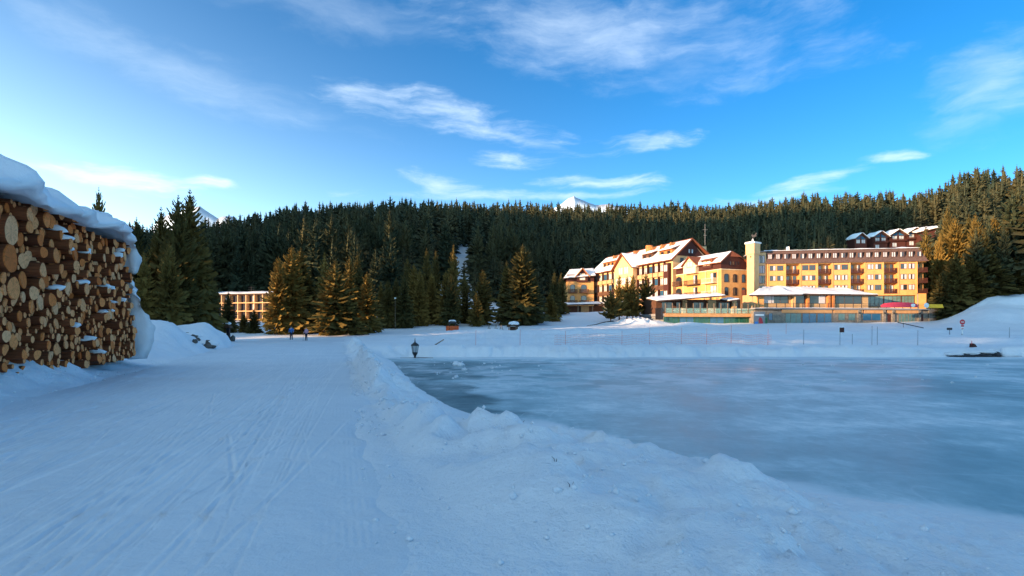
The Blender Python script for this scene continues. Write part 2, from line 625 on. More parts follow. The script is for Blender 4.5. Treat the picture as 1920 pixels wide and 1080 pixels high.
ring = m.math('MULTIPLY_ADD', m.math('SINE', m.math('MULTIPLY', rr, 60.0)), 0.5, 0.5)
oi = m.node('ShaderNodeObjectInfo')
tone = m.ramp(oi.outputs['Random'], [(0.0, (0.62, 0.14, 0.03)), (0.25, (0.88, 0.26, 0.07)), (0.65, (0.94, 0.36, 0.13)), (1.0, (0.95, 0.50, 0.25))])
c2 = m.mix(m.math('MULTIPLY', ring, 0.28), tone, (0.45, 0.15, 0.03))
st = m.noise(2.5, 5, 0.65)
c2 = m.mix(m.math('MULTIPLY', m.ramp(st, [(0.45, (0, 0, 0)), (0.75, (1, 1, 1))]), 0.45), c2, (0.34, 0.10, 0.02))
ang_ = m.math('ARCTAN2', sp.outputs[1], sp.outputs[2])
crk = m.noise(1.0, 2, 0.5, vec=None, mapping=None)
cv_ = m.node('ShaderNodeCombineXYZ')
m.l.new(m.math('MULTIPLY', ang_, 2.2), cv_.inputs[0])
m.l.new(m.math('MULTIPLY', rr, 0.6), cv_.inputs[1])
m.l.new(m.math('MULTIPLY', oi.outputs['Random'], 40.0), cv_.inputs[2])
crn = m.noise(1.4, 3, 0.6, vec=cv_.outputs[0])
crm = m.ramp(m.math('ABSOLUTE', m.math('SUBTRACT', crn, 0.5)), [(0.0, (1, 1, 1)), (0.02, (0, 0, 0))])
c2 = m.mix(m.math('MULTIPLY', crm, 0.75), c2, (0.16, 0.06, 0.02))
m.col(c2).rough(0.8, 0.15)
M['cut'] = m.mat

# ------------------------------------------------------------------ ground heights
XS_Y = [-60, 0, 5, 8.3, 9.4, 10.5, 11.5, 13.3, 16, 19.6, 24.2, 30, 39.7, 45.5, 52, 57]
XS_X = [60, 21, 13, 7.5, 5.9, 4.7, 3.1, 1.5, 0, -1.84, -3.6, -5.3, -8, -9.4, -11.5, -13.5]
XL_Y = [-60, 0, 3.9, 12.7, 18, 26.7, 42, 60, 79, 100]
XL_X = [6, -6.6, -7.8, -11.2, -13.3, -16.5, -22, -28, -34, -40]
ICE_Z = -1.2
FAR_Y = 51.8
ZC_Y = [45, 54, 57, 60, 80, 100, 120, 135, 160, 180]
ZC_Z = [-.42, -.36, -.34, -.30, .12, .9, 2.0, 3.1, 5.6, 8.5]
T_TAB = [-1.4, -.9, -.71, -.525, -.375, -.15, .075, .32, .45, .6, .72, .79, .9, 1.3]
YB_TAB = [120, 135, 150, 158, 142, 134, 215, 225, 232, 232, 225, 170, 155, 140]
ZCAP = [4, 4, 4, 4, 4, 4.5, 5.6, 6.5, 8.0, 8.5, 8.5, 9, 10, 10]
YR_TAB = [430, 430, 430, 430, 430, 450, 560, 560, 520, 480, 450, 420, 380, 340]
ZR_TAB = [60, 58, 56, 60, 71, 80, 99, 100, 98, 90, 87, 85, 84, 84]


def x_right(y):
    return -0.30 * np.asarray(y, float) + 0.5


def x_left(y):
    return np.interp(y, XL_Y, XL_X)


def x_shore(y):
    y = np.asarray(y, float)
    return np.interp(y, XS_Y, XS_X) + .30 * fbm(y, y * 0, 3.0, 3, 91) + .10 * fbm(y, y * 0, .6, 2, 92)


def gauss(x, y, cx, cy, rx, ry):
    return np.exp(-(((x - cx) / rx) ** 2 + ((y - cy) / ry) ** 2))


def clods(x, y, cell, seed):
    """rounded clods with creases between them: 1 in the middle of a clod, 0 at its rim"""
    x, y = np.asarray(x, float) / cell, np.asarray(y, float) / cell
    ix, iy = np.floor(x).astype(np.int64), np.floor(y).astype(np.int64)
    best = np.full(np.broadcast(x, y).shape, 9.0)
    for i in (-1, 0, 1):
        for j in (-1, 0, 1):
            a, b_ = _hash(ix + i, iy + j, seed), _hash(ix + i, iy + j, seed + 1)
            sz = .45 + .9 * _hash(ix + i, iy + j, seed + 2)
            best = np.minimum(best, np.hypot(x - ix - i - a, y - iy - j - b_) / sz)
    return np.sqrt(np.clip(1 - best * best, 0, 1)) - .35


def ground(x, y, detail=True):
    x, y = np.asarray(x, float), np.asarray(y, float)
    xl, xr, xs = x_left(y), x_right(y), x_shore(y)
    n1 = fbm(x, y, 6.0, 4, 3)
    n2 = fbm(x, y, 1.4, 4, 5) if detail else 0
    n3 = fbm(x, y, .35, 3, 8) if detail else 0
    # left bank
    e = xl - x
    ee = e + .5 * n1 + .35 * n2
    lb = .55 * sstep(0, 2.2, ee) * (1 + .8 * n1) + .12 * n2 * sstep(0, 1, ee) + .06 * n3 * sstep(0, .6, ee) * sstep(4.0, 2.0, ee)
    lb = lb + sstep(0, 3.5, ee) * sstep(24, 32, y) * sstep(74, 52, y) * (.42 + .5 * n1)
    lb = lb + 1.15 * gauss(x, y, -22.3, 36, 2.3, 2.6) + 1.1 * gauss(x, y, -24.5, 46, 2.6, 4) + .5 * gauss(x, y, -14.6, 14.8, 1.6, 2.2)
    lb = lb * sstep(-.4, .3, ee)
    # right bank falling to the lake
    v = np.clip((x - xr) / np.maximum(xs - xr, .5), 0, 1.6)
    rb = ICE_Z * np.minimum(v, 1.0) ** 1.2 - .7 * np.clip(v - 1.0, 0, .6) / .2
    rb = rb + .27 * sstep(.03, .16, v) * sstep(.52, .2, v) * (1 + 1.8 * n1 + .9 * n2) * sstep(4, 9, y) + .10 * clods(x, y, 1.0, 29) * sstep(.03, .12, v) * sstep(.6, .3, v)
    inb = sstep(.02, .15, v) * sstep(1.02, .25, v)
    lump = sstep(.0, .22, n2 + .5 * n1)
    rb = rb + inb * (.16 * n2 + .16 * n1 * sstep(3, 8, y) - .16 * np.abs(n3) + .13 * clods(x, y, .62, 19) + .055 * clods(x, y, .22, 23) + .10 * (lump - .4))
    rb = rb + .09 * sstep(.02, .08, v) * sstep(.22, .10, v) * (.4 + 1.5 * sstep(-.1, .25, n2)) * sstep(3, 9, y)
    rb = rb + .16 * gauss(x, y, 2.3, 7.0, 1.9, 1.1) + .10 * gauss(x, y, 1.1, 5.2, 1.2, 1.0)
    near = np.where(x < xr, 0, rb) + np.where(e > -.5, lb, 0)
    near = near * sstep(72, 60, y) + 0.0
    # land beyond the lake
    t = np.clip(x / np.maximum(y, 1.0), -1.4, 1.4)
    zc = np.interp(y, ZC_Y, ZC_Z)
    cap = np.interp(t, T_TAB, ZCAP)
    zc = np.minimum(zc, cap)
    side = sstep(-18, -6, x)
    zc = np.where(y < 82, zc * side + (1 - side) * np.maximum(zc, 0.0), zc)
    fe = sstep(FAR_Y - .4, 55.0, y + .9 * n2 + 1.2 * n1)
    berm = .20 * gauss(x * 0, y, 0, 55.3 + 1.5 * n1, 1, .9) + (.42 + .5 * n1) * gauss(x * 0, y, 0, 67 - .10 * x + 6 * n1, 1, 1.6) + .45 * gauss(x * 0, y, 0, 78 - .02 * x + 5 * n1, 1, 1.6)
    berm = berm + .5 * gauss(x * 0, y, 0, 93 + 6 * n1, 1, 2.5)
    far = zc + berm * side + (.20 * n2 + .08 * n3) * side * sstep(53, 55, y) * sstep(130, 80, y) + .22 * n1
    far = far + 1.0 * gauss(x, y, 28.0, 124, 4.6, 3.0) * (1 + .9 * n2 + .6 * clods(x, y, 1.3, 37)) + .75 * gauss(x, y, 36.5, 117, 4.5, 2.2) + .35 * gauss(x, y, 66, 118, 14, 4)
    far = far + 5.2 * sstep(.735, .84, t) * sstep(100, 128, y) * (1 + .4 * n1)
    far = far + 1.6 * gauss(x, y, -17, 118, 12, 8) * .4
    # stream notch cut into the far shore on the right
    far = far - 1.1 * gauss(x, y, 43.5, 54.6, 2.6, 1.3)
    h = np.where(y < 45, near, near * (1 - fe) + far * fe)
    # wooded hill
    yb, yr, zr = np.interp(t, T_TAB, YB_TAB), np.interp(t, T_TAB, YR_TAB), np.interp(t, T_TAB, ZR_TAB)
    p = np.clip((y - yb) / (yr - yb), 0, 1.0)
    hill = (zr - cap) * (p ** 1.15) * (1 + .10 * fbm(x, y, 60, 3, 40) * np.sin(np.pi * p)) - .10 * np.clip(y - yr, 0, 400)
    h = np.where(y > yb, h + hill, h)
    return h


def gz(x, y):
    return float(ground(np.array([x]), np.array([y]))[0])


def graded(lo, hi, f):
    out = [lo]
    while out[-1] < hi:
        out.append(out[-1] + f(out[-1]))
    return np.array(out)


# snow ground: one sheet to the horizon
xs_ = graded(-26, 24, lambda v: .085 if -5 < v < 13 else .15)
xs_ = np.concatenate([-graded(26, 1500, lambda v: .16 + (v - 26) * .035)[::-1][:-1], xs_, graded(xs_[-1], 1500, lambda v: .18 + (v - 24) * .035)[1:]])
ys_ = np.concatenate([graded(-140, 1.5, lambda v: max(.2, -.1 * (v - 3))), graded(1.7, 26, lambda v: .06 + .006 * v), graded(26.2, 62, lambda v: .24), graded(62.4, 140, lambda v: .6),
                      graded(140.8, 1500, lambda v: 1.2 + (v - 140) * .035)])
GX, GY = np.meshgrid(xs_, ys_)
GZ = ground(GX, GY)
# groomed path: the ground dips under it and the path sheet lies in that dip
inner = sstep(.0, .5, x_right(GY) - GX) * sstep(.0, .5, GX - x_left(GY)) * sstep(78, 76, GY) * sstep(-8, -6, GY)
GZ = GZ - .09 * inner
me = np_mesh('snow_ground', np.stack([GX.ravel(), GY.ravel(), GZ.ravel()], 1), grid_quads(len(xs_), len(ys_)), M['snow'], True)
tag(link('ground', me), 'snow covered ground around the frozen lake and up the hill', 'ground', kind='structure')

# path sheet with ski tracks
py_ = np.concatenate([np.linspace(-7.8, 2.3, 40), graded(2.4, 77.5, lambda v: .022 + .007 * v)])
q_ = np.linspace(0, 1, 440)
Q, PY = np.meshgrid(q_, py_)
XL2, XR2 = x_left(PY) - .15 + .5 * fbm(PY, PY * 0, 2.2, 3, 96), x_right(PY) + .15 + .5 * fbm(PY, PY * 0, 1.6, 4, 97)
PX = XL2 + (XR2 - XL2) * Q
PZ = ground(PX, PY, False) * 0
track = np.zeros_like(PX)
rs = np.random.default_rng(5)


def press(xf, y0, y1, width, depth, light):
    rows = np.where((py_ > y0) & (py_ < y1))[0]
    for r_ in rows:
        yy = py_[r_]
        xc = xf(yy)
        w = max(width, .6 * (PX[r_, 1] - PX[r_, 0]))
        c = np.searchsorted(PX[r_], xc)
        a, b_ = max(0, c - 12), min(len(q_), c + 12)
        if b_ - a < 3:
            continue
        d = (PX[r_, a:b_] - xc) / w
        fade = min(1, (yy - y0) / 1.2, (y1 - yy) / 1.2)
        PZ[r_, a:b_] += fade * (-.95 * depth * np.exp(-d * d) + .7 * depth * np.exp(-(np.abs(d) - 1.7) ** 2 * 2.0))
        track[r_, a:b_] = np.maximum(track[r_, a:b_], light * fade * np.exp(-(d - .8) ** 2))


for k in range(260):      # fine straight glide lines along the track
    y0 = rs.uniform(-4, 30)
    x0 = float(x_left(y0) + (x_right(y0) - x_left(y0)) * rs.uniform(.03, .90))
    sl = -.30 + rs.normal(0, .05)
    press(lambda yy, x0=x0, y0=y0, sl=sl: x0 + sl * (yy - y0), y0, y0 + rs.uniform(5, 22), rs.uniform(.012, .02), rs.uniform(.003, .009), rs.uniform(.2, .6))
for k in range(130):
    y0 = rs.uniform(-4, 42) if k > 40 else rs.uniform(-4, 10)
    qq = rs.uniform(.02, .80)
    x0 = float(x_left(y0) + (x_right(y0) - x_left(y0)) * qq)
    kind = rs.uniform()
    if kind < .6:      # skating stroke, leaning out of the line of travel
        ln_ = rs.uniform(3, 8)
        sl = -.30 + rs.choice([-1, 1]) * rs.uniform(.10, .34)
        cv = rs.uniform(-.008, .008)
        press(lambda yy, x0=x0, y0=y0, sl=sl, cv=cv: x0 + sl * (yy - y0) + cv * (yy - y0) ** 2, y0, y0 + ln_, rs.uniform(.016, .035), rs.uniform(.006, .016), rs.uniform(.25, .75))
    else:              # long glide, sometimes a pair of skis
        ln_ = rs.uniform(8, 26)
        sl = -.30 + rs.uniform(-.13, .13)
        cv = rs.uniform(-.004, .004)
        for off in ((0, .22) if kind > .8 else (0,)):
            press(lambda yy, x0=x0 + off, y0=y0, sl=sl, cv=cv: x0 + sl * (yy - y0) + cv * (yy - y0) ** 2, y0, y0 + ln_, rs.uniform(.016, .03), rs.uniform(.005, .013), rs.uniform(.2, .6))
# corduroy left by the groomer along the right side
across = (XR2 - PX)
across0 = x_right(PY) + .15 - PX
cord = sstep(.25, .45, across0) * sstep(.95, .6, across0 + .4 * fbm(PX, PY, 2.0, 3, 66)) * sstep(22, 6, PY)
PZ += cord * .0035 * np.sin(2 * np.pi * across0 / .068)
track = np.maximum(track, cord * .09 * (np.sin(2 * np.pi * across0 / .068) > 0))
PZ += .020 * fbm(PX, PY, 1.2, 4, 61) + .012 * fbm(PX, PY, .25, 3, 62) * sstep(.5, 1.0, PY)
edge = sstep(.45, .0, PX - XL2) + sstep(.45, .0, across) + sstep(76, 77.4, PY)
PZ = PZ - .10 * np.clip(edge, 0, 1)
me = np_mesh('groomed_path', np.stack([PX.ravel(), PY.ravel(), PZ.ravel()], 1), grid_quads(len(q_), len(py_)), M['path'], True, {'track': track.ravel()})
tag(link('path', me), 'wide groomed snow path with ski tracks beside the frozen lake', 'path', kind='structure')

# lake ice
ix = np.concatenate([np.linspace(-15, 40, 330), np.linspace(40.4, 150, 120)])
iy = np.linspace(1, 56, 330)
IX, IY = np.meshgrid(ix, iy)
D = IX - x_shore(IY)
nz = fbm(IX, IY, 4, 4, 71)
nz2 = fbm(IX, IY, 1.2, 4, 72)
clear = np.maximum(sstep(3.4, 2.4, D + 2.6 * nz + .9 * nz2) * sstep(18.0, 19.5, IY) * sstep(31, 28, IY), sstep(8.5, 3.0, D + 5 * nz) * sstep(29, 32, IY + 2 * nz2) * sstep(49, 45, IY))
clear = np.maximum(clear, .55 * sstep(.0, .35, nz + .3 * nz2) * sstep(30, 40, IY) * sstep(40, 12, IX))
dust = np.maximum(sstep(2.1, 1.7, D + .5 * nz2 + .6 * nz) * sstep(12.4, 13.2, IY) * sstep(18.5, 16.5, IY), .8 * sstep(1.1, .3, D + .8 * nz2) * sstep(12, 10, IY))
dust = np.maximum(dust, .85 * sstep(.42, .12, np.abs(IY - (47.6 - .235 * (IX - 3.6) + .5 * nz))) * sstep(0, 5, IX))
dust = np.maximum(dust, .5 * sstep(.10, .35, nz2 + .7 * nz) * sstep(20, 30, IY))
dust = np.maximum(dust, .7 * sstep(FAR_Y - 2.4, FAR_Y - .6, IY + nz2))
me = np_mesh('lake_ice', np.stack([IX.ravel(), IY.ravel(), np.full(IX.size, ICE_Z)], 1), grid_quads(len(ix), len(iy)), M['ice'], False, {'clear': clear.ravel(), 'dust': dust.ravel()})
tag(link('lake', me), 'frozen lake with blue grey ice and drifted snow', 'lake', kind='structure')

# ------------------------------------------------------------------ unseen valley side to the left, its crest shaped to cast the shade
EU = np.array([-SUN_H.y * -1, 0.0])
EU = np.array([SUN_H.y, -SUN_H.x])          # horizontal, perpendicular to the sun
U_TAB = [-400, -60, -20, 0, 8, 25, 28, 45, 50, 66, 70, 76, 82, 86, 97, 100, 106, 138, 142, 152, 156, 167, 172, 181, 200, 245, 391, 470, 520, 600, 760]
S_TAB = [60, 45, 38, 25, 18.8, 14.2, 10.8, 6.0, 9.6, 6.0, 6, 5, 5, -2, 3, 12, 24, 27, 3, 3, 28, 28, 32, 115, 150, 160, 131, 84, 60, 60, 60]


def shade_height(u):
    return np.interp(u, U_TAB, S_TAB)


uu = np.concatenate([np.linspace(-400, 60, 116), np.linspace(62, 260, 130), np.linspace(264, 760, 90)])
ww = np.concatenate([np.linspace(50, 300, 76), np.linspace(306, 700, 50)])
UU, WW = np.meshgrid(uu, ww)
bl = sstep(164, 186, UU)
wp = 220 * (1 - bl) + 330 * bl
w0 = 60 * (1 - bl) + 175 * bl
peak = shade_height(UU) + wp * TAN + 3.0 * fbm(UU, UU * 0, 5.0, 3, 83) * sstep(4, 12, UU) * sstep(84, 78, UU)
rise = sstep(0, 1, (WW - w0) / (wp - w0))
fall = 1 - (1 - bl) * sstep(0, 1, (WW - wp - 6) / 120) * .8
MX, MY = UU * EU[0] + WW * SUN_H.x, UU * EU[1] + WW * SUN_H.y
rough_ = fbm(MX, MY, 40, 4, 81) * 8 * bl * (1 - np.exp(-((WW - wp) / 25) ** 2))
MZ = np.maximum(-2.5, peak * rise * fall + rough_ * rise - 2.5 * (1 - rise))
me = np_mesh('shade_hill', np.stack([MX.ravel(), MY.ravel(), MZ.ravel()], 1), grid_quads(len(uu), len(ww))[:, ::-1], M['snow_roof'], True)
tag(link('hill', me), 'unseen valley side left of the path, crest shaped to shade the lake', 'hill', kind='structure')


def mountain(name, label, px0, px1, Y, pts, depth, mats, seed):
    """a ridge: crest heights given as (px, py), real depth and flanks"""
    n = 160
    tt = np.linspace(px0, px1, n)
    cz = np.interp(tt, [p[0] for p in pts], [p[1] for p in pts])
    cx = (tt - CX) / FPX * Y
    cz = EYE + (HY - cz) / FPX * Y
    dd = np.linspace(-1, 1, 41)
    TX, DD = np.meshgrid(cx, dd)
    CZ = np.tile(cz, (len(dd), 1))
    nn = fbm(TX, DD * depth, depth * .35, 5, seed)
    Z = CZ * (1 - np.abs(DD) ** .9) + nn * (np.abs(DD) * 1.6) * (1 - np.abs(DD)) * cz.max() * .6 + fbm(TX, DD * depth, depth * .05, 3, seed + 9) * cz.max() * .012
    X = TX + fbm(TX, DD * depth, depth * .4, 3, seed + 3) * depth * .05
    me = np_mesh(name, np.stack([X.ravel(), (Y + DD * depth).ravel(), np.maximum(Z, -5).ravel()], 1), grid_quads(n, len(dd)), mats, True)
    return tag(link('mountain', me), label, 'mountain', kind='structure')


m = NT('hazed_peak')
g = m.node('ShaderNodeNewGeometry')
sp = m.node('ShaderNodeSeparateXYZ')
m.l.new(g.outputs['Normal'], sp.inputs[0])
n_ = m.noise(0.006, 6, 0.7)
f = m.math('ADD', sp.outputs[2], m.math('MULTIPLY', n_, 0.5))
m.col(m.ramp(f, [(0.66, (0.14, 0.15, 0.17)), (0.92, (0.55, 0.59, 0.66))])).rough(0.8, 0.1)  # snow dimmed and blued in its colour to stand in for haze
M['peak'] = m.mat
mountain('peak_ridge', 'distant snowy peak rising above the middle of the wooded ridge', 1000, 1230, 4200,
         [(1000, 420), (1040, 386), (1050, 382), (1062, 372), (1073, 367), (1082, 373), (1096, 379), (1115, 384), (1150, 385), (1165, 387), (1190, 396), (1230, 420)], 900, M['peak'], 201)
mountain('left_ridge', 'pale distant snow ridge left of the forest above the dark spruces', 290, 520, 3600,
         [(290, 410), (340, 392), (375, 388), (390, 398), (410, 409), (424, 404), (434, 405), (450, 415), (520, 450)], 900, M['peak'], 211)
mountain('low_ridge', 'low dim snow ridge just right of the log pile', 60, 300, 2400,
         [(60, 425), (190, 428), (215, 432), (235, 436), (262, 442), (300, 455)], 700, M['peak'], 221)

# ------------------------------------------------------------------ log pile
A0 = Vector((-11.23, 9.0, 0))
B0 = Vector((-16.04, 24.3, 0))
AL = (B0 - A0).length
AD = (B0 - A0).normalized()
NORM = Vector((AD.y, -AD.x, 0))              # out of the pile, towards the path
LOG_GROUP = 'logs stacked in the snow covered pile'


def log_meshes(seed):
    r = np.random.default_rng(seed)
    n, rows = 18, 9
    ph = r.uniform(0, 6.28, 6)
    vs, fs = [], []
    for i in range(rows):
        x = -i / (rows - 1)
        for k in range(n):
            a = 2 * math.pi * k / n
            rad = 1 + .05 * math.sin(2 * a + ph[0]) + .04 * math.sin(3 * a + ph[1] + 2 * x) + .02 * math.sin(7 * a + ph[2] + 6 * x) + (0.03 * math.sin(9 * x + ph[3]))
            vs.append((x * 4.0, math.cos(a) * rad, math.sin(a) * rad))
    for i in range(rows - 1):
        for k in range(n):
            fs.append((i * n + k, i * n + (k + 1) % n, (i + 1) * n + (k + 1) % n, (i + 1) * n + k))
    fs.append(tuple((rows - 1) * n + k for k in range(n)))
    b = MB()
    b.add(vs, fs)
    bark = b.mesh('log_bark', M['bark'], True)
    tilt = r.uniform(-.12, .12, 2)
    ring = [(0.012 + tilt[0] * v[1] * .3 + tilt[1] * v[2] * .3, v[1] * .955, v[2] * .955) for v in vs[:n]]
    c = MB()
    rim = [(-.006, v[1] * 1.001, v[2] * 1.001) for v in vs[:n]]
    c.add([(0.014, 0, 0)] + ring + rim, [(0, 1 + k, 1 + (k + 1) % n) for k in range(n)] + [(1 + k, 1 + n + k, 1 + n + (k + 1) % n, 1 + (k + 1) % n) for k in range(n)])
    return bark, c.mesh('cut_end', M['cut'])


LOGS = [log_meshes(s) for s in range(6)]
rl = np.random.default_rng(21)
logs = []


def log_fits(a, z, r, slack=.89):
    if z - r < .30 or z + r > 5.15 + .18 * math.sin(a * .9):
        return False
    if a + r > AL - max(0, (z - .8)) * .40:
        return False
    return all((a - b[0]) ** 2 + (z - b[1]) ** 2 > (slack * (r + b[2])) ** 2 for b in logs)


# the two big butts at the left edge of the picture and a few others that stand out
def a_of(px, py):
    t = (px - CX) / FPX
    # intersect the view ray with the face of the pile
    y = (A0.x - t * 0 - (A0.y) * (AD.x / AD.y)) / (t - AD.x / AD.y)
    a = (y - A0.y) / AD.y
    return a, EYE + (HY - py) / FPX * y, y


STAND = []
for (px, py, hpx, pro, lab) in [
        (10, 432, 56, .12, 'biggest pale cut log at the left edge, upper of the two'), (5, 484, 52, .16, 'second biggest pale cut log at the left edge, below the biggest one'),
        (16, 540, 42, .1, 'thick log with angular pale cut below the two biggest logs')]:
    a, z, y = a_of(px, py)
    r = hpx / 2 / FPX * y
    logs.append((a, z, r, pro, lab))
for r0, r1, tries in ((.18, .225, 60), (.15, .19, 700), (.118, .15, 6000), (.088, .118, 14000), (.055, .088, 12000)):
    for k in range(tries):
        a, z = rl.uniform(3.2, AL), rl.uniform(.4, 5.8)
        small = .80 if z < 2.2 else (1.12 if a < 9 else 1.0)
        r = rl.uniform(r0, r1) * small
        if log_fits(a, z, r):
            logs.append((a, z, r, None, None))
logs.sort(key=lambda g_: -g_[0] * 0 - g_[2])
vis = [g_ for g_ in logs if g_[0] > 5.0]
rest_logs = vis[298:]
vis = vis[:298]
ends = AL
n_cap = 0
for i, (a, z, r, pro, lab) in enumerate(vis):
    bm_, cm_ = LOGS[i % len(LOGS)]
    if pro is None:
        pro = rl.choice([rl.uniform(-.22, .12), rl.uniform(-.1, .34)])
    p = A0 + AD * a + NORM * pro + Vector((0, 0, z))
    size = 'thick' if r > .16 else ('medium' if r > .11 else 'thin')
    row = 'upper' if z > 3.7 else ('middle' if z > 2.0 else 'lower')
    where = 'left part' if a < 8.8 else ('middle' if a < 12.2 else 'right end')
    exposed = pro > .12 and all(not (abs(b[0] - a) < .8 * (b[2] + r) and 0 < b[1] - z < 1.5 * (b[2] + r) and (b[3] or 0) > .3) for b in vis)
    cap_it = lab is None and exposed and r > .11 and rl.uniform() < .22 and n_cap < 40
    if lab is None:
        lab = f'{size} sawn log{" with snow on top" if cap_it else ""}, {row} rows, {where} of the pile'
    o = tag(link('log', bm_, None, p), lab, 'log', LOG_GROUP)
    yaw = math.atan2(NORM.y, NORM.x) + rl.normal(0, .045)
    o.rotation_euler = (rl.uniform(0, 6.28), rl.normal(0, .025), yaw)
    o.scale = (1.0, r, r)
    link('cut_end', cm_, o)
    if cap_it:
        n_cap += 1
        s = MB().blob((-.16, 0, .0), (rl.uniform(.16, .3), r * rl.uniform(.75, 1.0), rl.uniform(.07, .12)), 12, i, .22)
        c = s.build('snow_clump', M['snow_roof'], o, True)
        # counter the roll of the log so that the clump sits on its top
        c.matrix_parent_inverse = Matrix()
        Rl = o.rotation_euler.to_matrix().to_4x4()
        S = Matrix.Diagonal((1.0, r, r, 1.0))
        want = Matrix.Translation((0, 0, r * .95 + .02)) @ Matrix.Rotation(yaw, 4, 'Z')
        c.matrix_local = (Rl @ S).inverted() @ want

if rest_logs:
    b = MB()
    for (a, z, r, pro, lab) in rest_logs:
        p = A0 + AD * a + NORM * rl.uniform(-.3, .1) + Vector((0, 0, z))
        b.tube([p - NORM * 3.5, p], [r, r], 9, 0, False)
        b.tube([p, p + NORM * .004], [r * .98, r * .9], 9, 1)
    tag(b.build('thin_logs', [M['bark'], M['cut']]), 'thinnest poles filling the gaps between the stacked logs', 'logs', LOG_GROUP, 'stuff')
print('logs', len(logs), len(vis), len(rest_logs))

# snow lying on the pile and draped down its right end
prof = []       # along the pile: (a, height, thickness)
path_ = [(-3, 5.0, 1.1), (3, 5.0, 1.05), (6, 5.05, .95), (8, 5.1, .85), (10.5, 5.2, .72), (12.6, 5.2, .65), (13.9, 4.95, .6), (14.5, 4.4, .5), (14.9, 3.6, .45), (15.25, 2.8, .5), (15.6, 2.0, .55), (16.1, 1.2, .6), (16.7, .3, .6)]
cum = [0]
for i in range(1, len(path_)):
    cum.append(cum[-1] + math.dist(path_[i][:2], path_[i - 1][:2]))
ss = np.linspace(0, cum[-1], 150)
pa, pz, pt = (np.interp(ss, cum, [p[k] for p in path_]) for k in range(3))
# smooth
for arr in (pa, pz, pt):
    for _ in range(6):
        arr[1:-1] = .25 * arr[:-2] + .5 * arr[1:-1] + .25 * arr[2:]
da, dz_ = np.gradient(pa), np.gradient(pz)
ln_ = np.hypot(da, dz_)
na, nz_ = -dz_ / ln_, da / ln_
ring_n = 64
vs = []
for i in range(len(ss)):
    steep = min(1, max(0, (na[i])))          # 1 where the drape hangs down the end
    front = .95 - .75 * steep                # overhang past the face
    for k in range(ring_n):
        f = k / ring_n
        if f < .5:                           # outer side, from the front lip to the back
            g_ = f / .5
            d = front - g_ * (5.0 + front)
            hgt = pt[i] * (1 - (abs(2 * g_ - 1)) ** 5 * .92) * (1 + .45 * (1 - steep) * math.sin(min(g_ * 2.2, 1) * 1.57) - .45 * (1 - steep))
        else:
            g_ = (f - .5) / .5
            d = -5.0 + g_ * (5.0 + front)
            lip = max(0, d) / max(front, .1)
            hgt = .02 - (.22 * lip * lip * (1 - steep)) + .06 * steep
        nn = float(fbm(np.array([pa[i] + pz[i] * .7]), np.array([d]), 2.2, 4, 33)[0])
        n2 = float(fbm(np.array([pa[i] * 1.0 + pz[i]]), np.array([d * 1.0 + hgt]), .6, 4, 34)[0])
        hh = hgt + (nn * .46 * (.5 + pt[i] * .5) + n2 * (.13 + .62 * steep)) * (1 if f < .5 else .6)
        dd = d + n2 * (.22 + .8 * steep) * (1 if d > front - 1.2 else .1) + nn * .5 * (1 if d > front - 1.2 else 0)
        p = A0 + AD * (pa[i] + na[i] * hh) + NORM * dd
        vs.append((p.x, p.y, pz[i] + nz_[i] * hh))
fs = []
for i in range(len(ss) - 1):
    for k in range(ring_n):
        fs.append((i * ring_n + k, (i + 1) * ring_n + k, (i + 1) * ring_n + (k + 1) % ring_n, i * ring_n + (k + 1) % ring_n))
fs += [tuple(range(ring_n)), tuple(range((len(ss) - 1) * ring_n, len(ss) * ring_n))[::-1]]
b = MB()
b.add(vs, fs)
tag(b.build('snow_cover', M['snow_roof'], None, True), 'thick overhanging blue shaded snow lying along the top and end of the log pile', 'snow')

